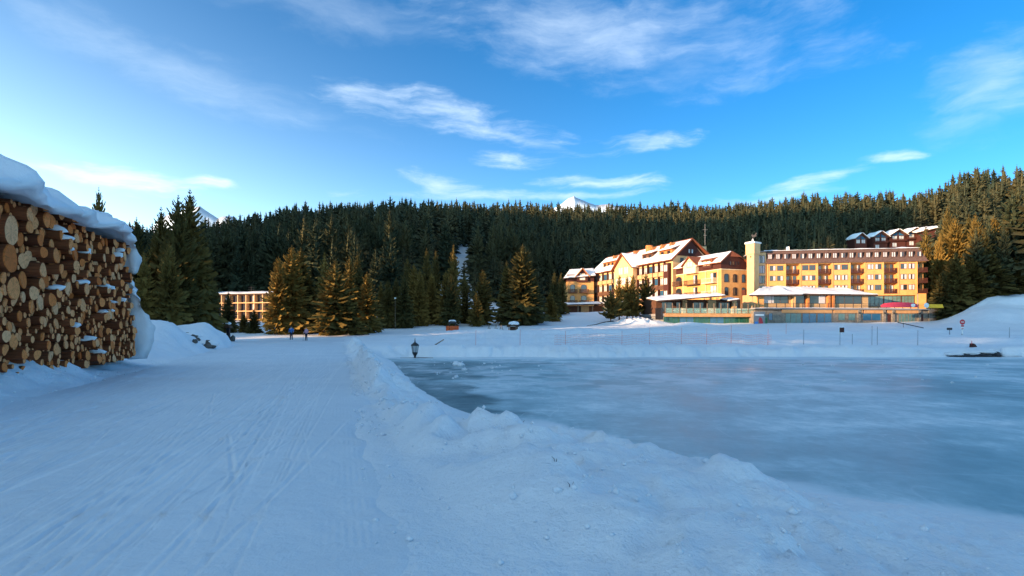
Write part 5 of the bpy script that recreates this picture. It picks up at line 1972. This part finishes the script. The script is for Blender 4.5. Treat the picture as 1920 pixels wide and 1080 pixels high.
# ---- small hotel on the left
PA, PB = at(405, 612, 137), at(512, 612, 133)
P0 = Vector((PA.x, PA.y))
ang = math.atan2(PB.y - PA.y, PB.x - PA.x)
Ls = (Vector((PB.x, PB.y)) - P0).length
H = House('small_hotel', 'small sunlit yellow hotel with flat snow roof among the spruces', 'hotel', P0, ang)
zt = EYE + (612 - 553) / FPX * 135
zb = EYE + (612 - 596) / FPX * 142
b = MB()
b.box(0, Ls, 0, 10, 1.5, zt)
H.part('wall', b, M['yellow'])
b = MB()
b.box(-.8, Ls + .6, -1.0, 10.6, zt + .002, zt + .25)
roof = H.part('roof', b, M['roof'])
snow_slab('roof_snow', [(-.8, -1.05, zt + .25), (Ls + .6, -1.05, zt + .25), (Ls + .6, 10.5, zt + .75), (-.8, 10.5, zt + .75)], .45, roof, 95, (40, 8))
for f in range(3):
    z = zt - 1.95 * (f + 1)
    n = 7
    for k in range(n):
        H.window(Ls * (k + .5) / n, 0, z + .25, Ls / n * .66, 1.55, 'glass', [0, 1, 0, 0, 2, 0, 0][k], split=2)
    b = MB()
    b.box(0, Ls, -.9, -.001, z - .06, z + .12)
    for k in range(n + 1):
        b.box(max(0, Ls * k / n - .09), min(Ls, Ls * k / n + .09), -.85, -.002, z + .122, z + 1.93)
    H.part('balcony', b, M['yellow_pale'])
b = MB()
b.tube([(Ls * .42, 4, zt), (Ls * .42, 4, zt + 2.3)], .04, 5)
for z in (1.0, 1.6, 2.1):
    b.tube([(Ls * .42 - .9, 4, zt + z), (Ls * .42 + .9, 4, zt + z)], .03, 4)
H.part('antenna', b, M['dark'])

# ------------------------------------------------------------------ people
def skin_part(name, joints, bones, mat, parent, sub=1):
    """joints: name -> (x, y, z, radius); one continuous skinned surface"""
    keys = list(joints)
    me = bpy.data.meshes.new(name)
    me.from_pydata([joints[k][:3] for k in keys], [(keys.index(a), keys.index(b_)) for a, b_ in bones], [])
    o = bpy.data.objects.new(name, me)
    C.objects.link(o)
    md = o.modifiers.new('skin', 'SKIN')
    for i, k in enumerate(keys):
        me.skin_vertices[0].data[i].radius = (joints[k][3], joints[k][3])
        me.skin_vertices[0].data[i].use_root = i == 0
    md.use_smooth_shade = True
    sb = o.modifiers.new('sub', 'SUBSURF')
    sb.levels = sb.render_levels = sub
    dg = bpy.context.evaluated_depsgraph_get()
    nm = bpy.data.meshes.new_from_object(o.evaluated_get(dg))
    o.modifiers.clear()
    o.data = nm
    nm.materials.clear()
    nm.materials.append(mat)
    if parent is not None:
        o.parent = parent
    return o


def person(x, y, h, rz, label, jacket, trousers, hat, stride=.14, arms=.25, slim=1.0):
    k = h / 1.72
    z = gz(x, y) - .02
    J = {'pelvis': (0, 0, .95, .125), 'waist': (0, 0, 1.10, .115), 'chest': (0, .01, 1.34, .14), 'neck': (0, 0, 1.48, .055), 'jaw': (0, -.015, 1.57, .075), 'skull': (0, 0, 1.66, .085), 'nose': (0, -.095, 1.61, .018)}
    for s, n in ((-1, 'l'), (1, 'r')):
        st = stride * s
        J['hip' + n] = (.09 * s, 0, .90, .09)
        J['knee' + n] = (.10 * s, -st * .55 - .03, .50, .062)
        J['ankle' + n] = (.10 * s, st * .9 - (.0 if s < 0 else .05), .09, .042)
        J['toe' + n] = (.11 * s, st * .9 - .20, .035, .038)
        J['sho' + n] = (.19 * s, 0, 1.42, .062)
        J['elb' + n] = (.26 * s, .06 - st * .6, 1.15, .045)
        J['wri' + n] = (.25 * s, -arms - st * .5, 1.02, .03)
        J['palm' + n] = (.25 * s, -arms - .07 - st * .5, 1.00, .032)
        for f in range(4):
            J['f%d%s' % (f, n)] = (.25 * s + (.026 - f * .017), -arms - .13 - st * .5, .985 - .004 * f, .0095)
            J['g%d%s' % (f, n)] = (.25 * s + (.024 - f * .016), -arms - .15 - st * .5, .955 - .004 * f, .0085)
        J['th' + n] = (.25 * s - s * .045, -arms - .09 - st * .5, .985, .0105)
    B = [('pelvis', 'waist'), ('waist', 'chest'), ('chest', 'neck'), ('neck', 'jaw'), ('jaw', 'skull'), ('jaw', 'nose')]
    for n in 'lr':
        B += [('pelvis', 'hip' + n), ('hip' + n, 'knee' + n), ('knee' + n, 'ankle' + n), ('ankle' + n, 'toe' + n), ('chest', 'sho' + n), ('sho' + n, 'elb' + n), ('elb' + n, 'wri' + n), ('wri' + n, 'palm' + n), ('palm' + n, 'th' + n)]
        B += [('palm' + n, 'f%d%s' % (f, n)) for f in range(4)] + [('f%d%s' % (f, n), 'g%d%s' % (f, n)) for f in range(4)]
    o = skin_part('person', J, B, M['skin'], None)
    tag(o, label, 'person', 'people walking on the path')
    o.location = (x, y, z)
    o.rotation_euler = (0, 0, rz)
    o.scale = (k * slim, k, k)
    G = lambda kk, g_: (*J[kk][:3], J[kk][3] + g_)
    jk = {kk: G(kk, .028) for kk in ('waist', 'chest')}
    jk['neck'] = (0, 0, 1.49, .062)
    jk['hem'] = (0, 0, .86, .165)
    jb = [('hem', 'waist'), ('waist', 'chest'), ('chest', 'neck')]
    for n in 'lr':
        for kk in ('sho', 'elb', 'wri'):
            jk[kk + n] = G(kk + n, .022)
        jb += [('chest', 'sho' + n), ('sho' + n, 'elb' + n), ('elb' + n, 'wri' + n)]
    skin_part('jacket', jk, jb, jacket, o)
    tj, tb = {'pelvis': G('pelvis', .015)}, []
    for n in 'lr':
        for kk in ('hip', 'knee', 'ankle'):
            tj[kk + n] = G(kk + n, .022)
        tb += [('pelvis', 'hip' + n), ('hip' + n, 'knee' + n), ('knee' + n, 'ankle' + n)]
    skin_part('trousers', tj, tb, trousers, o)
    for n in 'lr':
        skin_part('boot', {'a': (*J['ankle' + n][:2], .13, .062), 'b': G('ankle' + n, .02), 'c': G('toe' + n, .016)}, [('a', 'b'), ('b', 'c')], M['dark'], o)
    skin_part('hat', {'a': (0, .005, 1.66, .098), 'b': (0, .01, 1.74, .075), 'c': (0, .01, 1.80, .03)}, [('a', 'b'), ('b', 'c')], hat, o)
    b_ = MB()
    for s in (-1, 1):
        b_.blob((.032 * s, -.082, 1.635), (.012, .008, .009), 6, 1, 0)
    b_.build('eyes', M['dark'], o)
    return o


p = at(546, 637, 73)
person(p.x, p.y, 1.78, .3, 'person in blue jacket and black trousers walking away along the path', M['jacket_blue'], M['navy'], M['dark'], .16)
p = at(574, 640, 68)
person(p.x, p.y, 1.60, .1, 'person in pale pink jacket with dark trousers standing on the path', M['jacket_pink'], M['navy'], M['dark'], .08, .3, .9)
q = Vector((p.x - .25, p.y - .35, gz(p.x, p.y)))
tag(MB().tube([q, q + Vector((.06, .05, 1.12))], .012, 5).tube([q + Vector((0, 0, .06)), q + Vector((0, 0, .075))], .05, 8).build('ski_pole', M['dark']), 'thin dark ski pole beside the person in the pale pink jacket', 'ski pole')

# ------------------------------------------------------------------ small things around the lake
def place(px, Y):
    x = (px - CX) / FPX * Y
    return x, Y, gz(x, Y)


# lantern on its post at the corner of the lake
x, y, z = place(778, 52.5)
zb = max(z, ICE_Z) - .15
o = thing('lantern', 'black old fashioned lantern on a snow buried post at the lake corner', 'lantern', (x, y, zb))
topz = EYE + (612 - 634) / FPX * y - zb
k = topz / 1.40
b = MB().tube([(0, 0, -.3), (0, 0, .28 * k)], [.10, .10], 8).tube([(0, 0, .22 * k), (0, 0, .40 * k), (0, 0, .46 * k)], [.10, .24, .25], 8)
b.build('pedestal', M['dark'], o)
b = MB()
for i in range(6):
    a = math.pi / 3 * i
    b.tube([(math.cos(a) * .23, math.sin(a) * .23, .46 * k), (math.cos(a) * .33, math.sin(a) * .33, .92 * k)], .022, 5)
for (zz, rr_) in ((.46, .24), (.92, .345)):
    pts_ = [(math.cos(math.pi / 3 * i) * rr_, math.sin(math.pi / 3 * i) * rr_, zz * k) for i in range(7)]
    b.tube(pts_, .025, 5)
b.build('cage', M['dark'], o)
MB().tube([(0, 0, .47 * k), (0, 0, .91 * k)], [.20, .30], 6).build('lamp_glass', M['glass_pale'], o)
MB().tube([(0, 0, .91 * k), (0, 0, .97 * k), (0, 0, 1.10 * k), (0, 0, 1.14 * k), (0, 0, 1.20 * k), (0, 0, 1.42 * k)], [.40, .36, .13, .06, .05, .012], 10).build('roof', M['dark'], o)
tag(MB().blob((x + .55, y - .25, zb + .16), (.75, .25, .05), 10, 4, .3).tube([(x - 1.3, y - .3, zb + .14), (x + 1.7, y - .2, zb + .15)], .035, 5).build('plank', M['wood']), 'low dark plank lying on the ice edge under the black lantern', 'plank')

# dark stick / trough lying in the snow right of the lantern
x, y, z = place(815, 60)
tag(MB().tube([(x, y, z - .05), (x + .95, y + .2, z + .55)], [.07, .05], 6).build('stick', M['wood']), 'dark slanting stick poking from the lit snow right of the lantern', 'stick')

# orange play box with a snow capped roof
x, y, z = place(848, 101)
o = thing('play_box', 'small orange fenced play box with snow capped dark roof by the trees', 'play box', (x, y, z - .1), .2)
for (x0, x1, y0, y1) in ((-1.05, 1.05, -.80, -.74), (-1.05, 1.05, .74, .80), (-1.05, -.99, -.739, .739), (.99, 1.05, -.739, .739)):
    b = MB()
    b.box(x0, x1, y0, y1, .72, .86).box(x0, x1, y0, y1, .2, .34)
    nn = 9
    for i in range(nn):
        f = (i + .5) / nn
        if x1 - x0 > 1:
            xx = x0 + (x1 - x0) * f
            b.box(xx - .07, xx + .07, y0 - .02, y1 + .02, .05, 1.02)
        else:
            yy = y0 + (y1 - y0) * f
            b.box(x0 - .02, x1 + .02, yy - .07, yy + .07, .05, 1.02)
    b.build('fence_side', M['redorange'], o)
b = MB()
for sx_ in (-.55, .55):
    for sy_ in (-.45, .45):
        b.box(sx_ - .05, sx_ + .05, sy_ - .05, sy_ + .05, 0, 1.55)
b.build('post', M['dark'], o)
b = MB()
b.prism([(-.75, 1.5), (.75, 1.5), (.42, 1.85), (-.42, 1.85)], -.65, .65)
b.build('roof', M['dark'], o)
MB().blob((0, 0, 1.88), (.62, .6, .22), 12, 9, .12).build('roof_snow', M['snow_roof'], o, True)

# log hut with a snow hump on its roof, and the A-frame stands next to it
x, y, z = place(962, 100)
o = thing('play_hut', 'tiny open hut with a big rounded snow cap in front of the spruces', 'hut', (x, y, z - .08), -.25)
b = MB()
for sx_ in (-.65, .65):
    for sy_ in (-.45, .45):
        b.box(sx_ - .06, sx_ + .06, sy_ - .06, sy_ + .06, 0, .85)
b.build('post', M['wood'], o)
MB().box(-.75, .75, .46, .52, .1, .8).box(-.75, .75, -.52, -.46, .05, .18).build('wall', M['brown'], o)
b = MB()
slab(b, [(-1.0, -.75, .75), (-1.0, .75, .75), (0, .75, 1.35), (0, -.75, 1.35)], .08)
slab(b, [(1.0, .75, .75), (1.0, -.75, .75), (.003, -.75, 1.35), (.003, .75, 1.35)], .08)
b.build('roof', M['brown'], o)
MB().blob((0.12, 0, 1.32), (.98, .85, .42), 14, 5, .10, 0, -.6).build('roof_snow', M['snow_roof'], o, True)
for i, (px, lab) in enumerate([(917, 'thin A frame stand furthest from the little snow capped hut'), (930, 'thin A frame stand in the middle beside the little snow capped hut'), (940, 'thin A frame stand nearest to the little snow capped hut')]):
    x, y, z = place(px, 99 + i)
    b = MB()
    for sg in (-1, 1):
        b.tube([(sg * .38, -.25, -.1), (0, 0, 1.0)], .045, 5).tube([(sg * .38, .25, -.1), (0, 0, 1.0)], .045, 5)
    b.tube([(-.22, -.14, .42), (.22, -.14, .42)], .03, 5)
    o = tag(b.build('frame_stand', M['wood']), lab, 'stand', 'A frame stands beside the little hut')
    o.location = (x, y, z)

# street lamp among the trees
x, y, z = place(741, 105)
h = EYE + (612 - 560) / FPX * y - z
o = thing('street_lamp', 'tall thin street lamp in front of the dark tree row', 'street lamp', (x, y, z))
MB().tube([(0, 0, -.2), (0, 0, h)], [.05, .03], 7).build('pole', M['wood'], o)
MB().blob((0, 0, h + .1), (.2, .2, .12), 10, 1, .02).build('lamp_head', M['white'], o, True)
x, y, z = place(1721, 131)
o = thing('wooden_post', 'plain grey post before the black trees right of the long hotel', 'post', (x, y, z), 0)
h = EYE + (612 - 551) / FPX * y - z
MB().tube([(0, 0, -.2), (0, 0, h)], [.12, .09], 7).build('pole', M['concrete'], o)
MB().tube([(0, 0, h), (0, 0, h + .08)], [.13, .10], 7).build('cap', M['dark'], o)

# antenna mast behind the chalet hotel
p = at(1322, 470, 172)
o = thing('antenna_mast', 'thin mast rising behind the gable of the chalet hotel', 'mast', (p.x, p.y, 8))
zt = EYE + (612 - 420) / FPX * 172 - 8
MB().tube([(0, 0, 0), (0, 0, zt)], [.12, .05], 6).build('pole', M['concrete'], o)
MB().tube([(-.8, 0, zt * .93), (.8, 0, zt * .93)], .04, 5).tube([(-.5, 0, zt * .86), (.5, 0, zt * .86)], .04, 5).build('cross_arm', M['concrete'], o)

# wayside signs in front of the small hotel
x, y, z = place(409, 66)
o = thing('signpost', 'wooden signpost with a cross board on the left snow bank', 'signpost', (x, y, z))
h = EYE + (612 - 594) / FPX * y - z
MB().box(-.06, .06, -.04, .04, -.2, h).build('post', M['wood'], o)
MB().box(-.85, .75, -.07, -.042, h - .45, h - .22).build('board', M['wood'], o)
x, y, z = place(428, 66)
h = EYE + (612 - 599) / FPX * y - z
o = thing('bird_table', 'small post with a snowy cap on the left snow bank', 'bird table', (x, y, z))
MB().box(-.16, .16, -.16, .16, -.2, h * .62).build('post', M['dark'], o)
MB().prism([(-.42, h * .62), (.42, h * .62), (0, h * .8)], -.35, .35).build('roof', M['brown'], o)
MB().blob((0, 0, h * .82), (.36, .3, .17), 10, 8, .1).build('snow_cap', M['snow_roof'], o, True)
x, y, z = place(436, 66)
tag(MB().blob((x, y, z + .3), (.30, .3, .42), 10, 12, .15).build('stone', M['rock']), 'dark upright stone beside the small post with snowy cap', 'stone')

# rocks on the left bank
for (px, Y, r, lab, sd_) in [(346, 40, (.42, .34, .36), 'blue grey boulder under snow, upper one on the left bank', 3), (362, 39, (.40, .32, .30), 'low boulder just below the upper snowy boulder on the left bank', 5),
                             (392, 41.5, (.45, .34, .36), 'dark bare boulder nearest the path on the left bank', 8), (365, 36.5, (.16, .14, .13), 'tiny dark stone at the foot of the left bank', 9)]:
    x, y, z = place(px, Y)
    o = thing('boulder', lab, 'boulder', (x, y, z), group='boulders on the left bank')
    MB().blob((0, 0, .12), r, 14, sd_, .28).build('rock', M['rock'], o, False)
    if r[0] > .3:
        MB().blob((-.12, .2, r[2] * .62 + .1), (r[0] * 1.5, r[1] * 1.3, r[2] * .62), 14, sd_ + 1, .2).build('snow_cap', M['snow_roof'], o, True)

# marker posts and the netting fence beyond the lake
FG = 'marker posts standing in the snow beyond the lake'
POSTS = [(892, 60, 22, 'netting', 'leftmost short orange netting post beyond the lake'), (975, 60, 24, 'netting', 'orange post right of the slanting stick'), (1060, 61, 22, 'netting', 'orange netting post before the sunlit snow strip, left'),
         (1166, 61, 22, 'netting', 'orange netting post before the sunlit snow strip, middle'), (1218, 61, 24, 'netting', 'orange netting post before the glazed terrace, left'), (1278, 62, 24, 'redorange', 'brightest orange netting post before the glazed terrace'),
         (1325, 62, 24, 'netting', 'faint orange netting post right of the brightest one'), (1371, 62, 26, 'redorange', 'orange netting post with a dark upper half'), (1440, 60, 24, 'netting', 'orange netting post below the red white marker'),
         (1474, 88, 18, 'redorange', 'red and white marker post in front of the stone terrace'), (1507, 60, 22, 'dark', 'dark thin post right of the netting'), (1575, 60, 22, 'dark', 'dark thin post under the brown board'),
         (1598, 59, 18, 'dark', 'short slanting dark red post beyond the lake'), (1635, 60, 30, 'dark', 'tallest dark post beyond the lake, left of a pair'), (1645, 60, 28, 'dark', 'tall dark post beyond the lake, right of a pair'), (1721, 60, 22, 'dark', 'dark thin post under the small black sign'),
         (1893, 66, 20, 'dark', 'thin grey post nearest the right edge of the photo')]
post_xyz = []
for (px, Y, hp, mt, lab) in POSTS:
    x, y, z = place(px, Y)
    h = hp / FPX * Y * 1.25
    o = tag(MB().tube([(0, 0, -.2), (.02, 0, h)], [.020, .016], 6).tube([(.02, 0, h), (.02, 0, h + .03)], [.022, .01], 6).build('marker_post', M[mt]), lab, 'post', FG)
    o.location = (x, y, z)
    if 900 < px < 1450 and Y < 70:
        post_xyz.append((x, y, z, h))
b = MB()
px0, px1 = 1040, 1445
n = 150
xs3 = [(px0 + (px1 - px0) * i / n - CX) / FPX * 61.0 for i in range(n + 1)]
zs3 = ground(np.array(xs3), np.full(n + 1, 61.0))
for lv in (.12, .38, .64, .90, 1.12):
    b.tube([(xs3[i], 61.0 + .12 * math.sin(i * .7), zs3[i] + lv + .04 * math.sin(i * .5)) for i in range(n + 1)], .009, 3, cap=False)
for i in range(0, n + 1):
    b.tube([(xs3[i], 61.0 + .12 * math.sin(i * .7), zs3[i] + .1), (xs3[i] + .02, 61.0 + .12 * math.sin(i * .7), zs3[i] + 1.14)], .006, 3, cap=False)
tag(b.build('safety_net', M['netting']), 'long thin orange safety net strung between the posts beyond the lake', 'net')

# signs near the right
x, y, z = place(1577, 84)
o = thing('notice_board', 'brown notice board with a white edge in front of the stone terrace', 'sign', (x, y, z), .2)
MB().tube([(-.30, 0, -.2), (-.30, 0, 1.35)], .05, 6).tube([(.30, 0, -.2), (.30, 0, 1.1)], .04, 6).build('post', M['white'], o)
MB().box(-.26, .52, -.05, .05, .42, 1.15).build('board', M['redbrown'], o)
MB().box(-.28, .50, -.06, .04, 1.152, 1.24).blob((.2, 0, .34), (.35, .15, .10), 8, 2, .1).build('snow_cap', M['snow_roof'], o)
x, y, z = place(1781, 83)
o = thing('small_sign', 'small black sign on a thin leaning post left of the round red sign', 'sign', (x, y, z))
MB().tube([(.05, 0, -.2), (-.04, 0, 1.15)], .035, 6).build('post', M['dark'], o)
MB().box(-.42, .34, -.04, .03, 1.05, 1.38).build('board', M['dark'], o)
x, y, z = place(1804, 78)
o = thing('round_sign', 'post with a red round sign above a red and white plate', 'sign', (x, y, z))
h = EYE + (612 - 600) / FPX * y - z
MB().tube([(0, 0, -.2), (0, 0, h)], .05, 7).build('post', M['dark'], o)
b = MB()
b.tube([(0, -.06, h - .28), (0, -.10, h - .28)], .36, 16)
d_ = b.build('disc', M['red'], o)
b = MB()
b.box(-.22, .22, -.115, -.103, h - .33, h - .23)
b.build('bar', M['white'], d_)
b = MB()
b.box(-.2, .2, -.085, -.055, h - 1.28, h - .70)
pl = b.build('plate', M['white'], o)
b = MB()
b.box(-.2, .2, -.095, -.087, h - .92, h - .70).box(-.14, .14, -.095, -.087, h - 1.2, h - 1.12)
b.build('stripe', M['red'], pl)
b = MB()
b.box(-.1, .1, -.085, -.052, h - 1.9, h - 1.35)
b.build('lower_plate', M['white'], o)
x, y, z = place(1825, 57)
o = thing('stump', 'small dark red brown stump in the lit snow by the stream mouth', 'stump', (x, y, z), .3)
MB().prism([(-.28, -.1), (.34, -.1), (.22, .22), (.0, .42), (-.2, .5)], -.2, .2).build('body', M['redbrown'], o)
MB().tube([(-.18, 0, .4), (-.2, 0, .78)], [.05, .02], 6).build('handle', M['red'], o)

# stream mouth: its dark gap painted as near-black lumps under the snow
xm = (1836 - CX) / FPX * 54.2
o = thing('stream_mouth', 'near-black lumps painting the dark stream mouth gap under the far snow bank', 'rock', (xm, 54.2, ICE_Z))
b, sn = MB(), MB()
for i, (dx, rx, rz_2) in enumerate([(-2.1, .5, .16), (-1.3, .7, .28), (-.2, .6, .22), (.6, .75, .38), (1.5, .55, .34)]):
    zz = gz(xm + dx, 54.2) - ICE_Z
    b.blob((dx, 0, max(.05, zz - .05)), (rx, .5, rz_2), 12, 40 + i, .35)
    sn.blob((dx + .1, .45, max(.1, zz) + rz_2 * .9), (rx * 1.5, .6, .20), 12, 50 + i, .3)
sn.blob((3.1, .1, .35), (.9, .7, .55), 16, 9, .2)
b.build('rock', M['dark'], o)  # lumps in near-black, for the darkness of the gap
sn.build('snow_cap', M['snow'], o, True)

# dark slanting beam on the slope below the stone terrace
x, y, z = place(1683, 112)
tag(MB().tube([(x, y, z + .9), (x + 2.6, y - 3.5, gz(x + 2.6, y - 3.5) + .1)], .09, 6).tube([(x + .6, y - .8, z - .1), (x + .6, y - .8, z + .75)], .05, 5).build('handrail', M['dark']), 'dark sloping handrail in the snow below the stone terrace', 'handrail')
for (px0_, Y0, px1_, Y1, lab) in [(1150, 121, 1100, 112, 'dark fallen branch lying on the snow slope left of the terrace')]:
    a, c_ = place(px0_, Y0 + 9), place(px1_, Y1 + 3)
    pts_ = []
    for i in range(7):
        f = i / 6
        xx, yy = a[0] * (1 - f) + c_[0] * f, a[1] * (1 - f) + c_[1] * f
        pts_.append((xx, yy + .4 * math.sin(3 * f), gz(xx, yy) + .12))
    tag(MB().tube(pts_, [.10, .10, .09, .08, .07, .05, .03], 6).build('branch', M['trunk']), lab, 'branch')

# things on the terrace: crimson covered shape, yellow banner, coloured poster board
TZ = ZD2 * .95 + EYE * .05
p = at(1684, 575, 124.0)
o = thing('canvas_cover', 'long crimson canvas cover lying on the terrace railing', 'cover', (p.x, p.y, TZ), 0)
b = MB()
prof_ = [(-3.9, .05), (3.9, .05), (4.05, .45), (3.4, .95), (2.0, 1.12), (-1.2, 1.15), (-3.2, .95), (-4.0, .5)]
b.prism(prof_, -.55, -.30)
b.build('canvas', M['pinkred'], o)
MB().blob((2.9, -.56, .5), (.5, .06, .3), 10, 2, .2).build('pale_patch', M['white'], o)
p = at(1750, 578, 126.5)
o = thing('banner', 'yellow banner hung along the right end of the terrace railing', 'banner', (p.x, p.y, TZ), 0)
b = MB()
b.prism([(-2.2, .0), (1.9, .0), (1.6, .82), (-1.8, .82)], -.62, -.56)
b.build('cloth', M['yellowpaint'], o)
p = at(1734, 578, 125.5)
o = thing('round_board', 'small round white board on the terrace beside the yellow banner', 'board', (p.x, p.y, TZ), 0)
MB().tube([(0, -.5, .55), (0, -.56, .55)], .55, 18).build('disc', M['white'], o)
MB().tube([(0, -.47, 0), (0, -.47, .55)], .05, 6).build('stand', M['dark'], o)
p = at(1424, 607, 123.0)
o = thing('poster_board', 'white poster board with blue and red patches below the terrace corner', 'poster', (p.x, p.y, 1.0), .05)
MB().box(-1.25, 1.25, -.06, .06, 0, 3.9).build('board', M['concrete'], o)
b = MB()
b.box(-.95, 1.0, -.075, -.062, 3.0, 3.35)
b.build('heading_strip', M['white'], o)
MB().box(-1.05, -.35, -.075, -.062, .45, 1.75).build('blue_patch', M['blue'], o)
b = MB()
b.prism([(-.25, 2.1), (.1, 2.75), (.55, 2.4), (1.0, .7), (.6, .45), (.1, 1.1)], -.078, -.062)
b.build('red_patch', M['red'], o)
MB().box(1.252, 1.75, -.05, .05, 1.3, 2.6).build('green_flap', M['green'], o)

# chunks of ice thrown on the lake
CGP = 'small chunks of ice scattered on the frozen lake'
CH = [MB().blob((0, 0, .3), (1, .9, .75), 8, 60 + i, .35).mesh('ice_chunk', M['snow']) for i in range(3)]
rc = np.random.default_rng(15)
for i in range(74):
    if i < 34:
        px, Y = rc.uniform(790, 960), rc.uniform(31, 47)
    elif i < 62:
        px, Y = rc.uniform(800, 1880), rc.uniform(32, 50)
    else:
        px, Y = rc.uniform(1500, 1900), rc.uniform(27, 45)
    x = (px - CX) / FPX * Y
    if x < x_shore(np.array([Y]))[0] + .5:
        continue
    s = rc.uniform(.03, .10) * (1.9 if rc.uniform() < .1 else 1)
    o = tag(link('ice_chunk', CH[i % 3], None, (x, Y, ICE_Z - .01), rc.uniform(0, 6)), 'small white chunk of ice lying on the frozen lake', 'ice chunk', CGP)
    o.scale = (s, s, s)
x, y = (856 - CX) / FPX * 42, 42
o = tag(MB().blob((0, 0, .12), (.34, .28, .22), 10, 70, .3).blob((.3, -.1, .08), (.25, .2, .16), 10, 71, .3).build('ice_heap', M['snow'], None, True), 'biggest heap of broken ice on the dark ice below the lantern', 'ice heap')
o.location = (x, y, ICE_Z)

# twigs poking out of the bank
for (px, Y, tips, lab) in [(968, 15.4, ((.22, .05, .30), (.16, .0, .16), (.05, .1, .22)), 'two leaning dark twigs at the edge of the lake bank'), (897, 17.6, ((.01, 0, .18), (.05, 0, .10)), 'single short upright twig at the edge of the lake bank'),
                           (1068, 5.05, ((.035, 0, .055), (-.02, .01, .05), (.05, .02, .03)), 'tiny dark twig in the near bank below the lake'), (1040, 5.6, ((-.03, 0, .05), (.02, .0, .03)), 'tiniest dark twig in the near bank, left of another')]:
    x, y, z = place(px, Y)
    b = MB()
    for t in tips:
        b.tube([(0, 0, -.05), (t[0] * .5 + .01, t[1], t[2] * .55), t], [.008 * Y / 10, .006 * Y / 10, .003 * Y / 10], 5)
    o = tag(b.build('twig', M['dark']), lab, 'twig')
    o.location = (x, y, z)

# crumbs of broken snow thrown along the banks
ico = np.array([(1, 0, 0), (-1, 0, 0), (0, 1, 0), (0, -1, 0), (0, 0, 1), (0, 0, -1)], float)
tri = np.array([(0, 2, 4), (2, 1, 4), (1, 3, 4), (3, 0, 4), (2, 0, 5), (1, 2, 5), (3, 1, 5), (0, 3, 5)])
rcr = np.random.default_rng(44)
n = 14000
Y = 2.6 + 34 * rcr.uniform(size=n) ** 1.7
v_ = np.abs(rcr.normal(0, .22, n))
X = np.where(rcr.uniform(size=n) < .62, x_right(Y) - .25 + v_ * (x_shore(Y) - x_right(Y)), x_left(Y) + rcr.normal(-.25, .45, n))
ok = fbm(X, Y, 1.1, 3, 88) > rcr.uniform(-.2, .3, n)
X, Y = X[ok], Y[ok]
n = len(X)
s = .006 + .030 * rcr.uniform(size=n) ** 4.5
Z = ground(X, Y)
nb_ = 900
Yb_ = rcr.uniform(5, 42, nb_)
vb_ = np.abs(rcr.normal(.14, .09, nb_))
Xb_ = x_right(Yb_) + vb_ * (x_shore(Yb_) - x_right(Yb_))
okb = fbm(Xb_, Yb_, 1.6, 3, 89) > .02
X, Y = np.concatenate([X, Xb_[okb]]), np.concatenate([Y, Yb_[okb]])
s = np.concatenate([s, .022 + .045 * rcr.uniform(size=int(okb.sum())) ** 2])
n = len(X)
Z = ground(X, Y)
cv = ico[None] * s[:, None, None] * rcr.uniform(.5, 1.3, (n, 6, 3)) + np.stack([X, Y, Z + s * .3], 1)[:, None, :]
cf = tri[None] + 6 * np.arange(n)[:, None, None]
me = np_mesh('snow_crumbs', cv.reshape(-1, 3), cf.reshape(-1, 3), M['snow_roof'])
tag(link('snow_crumbs', me), 'crumbs of broken snow lying along the banks of the path', 'snow', kind='stuff')
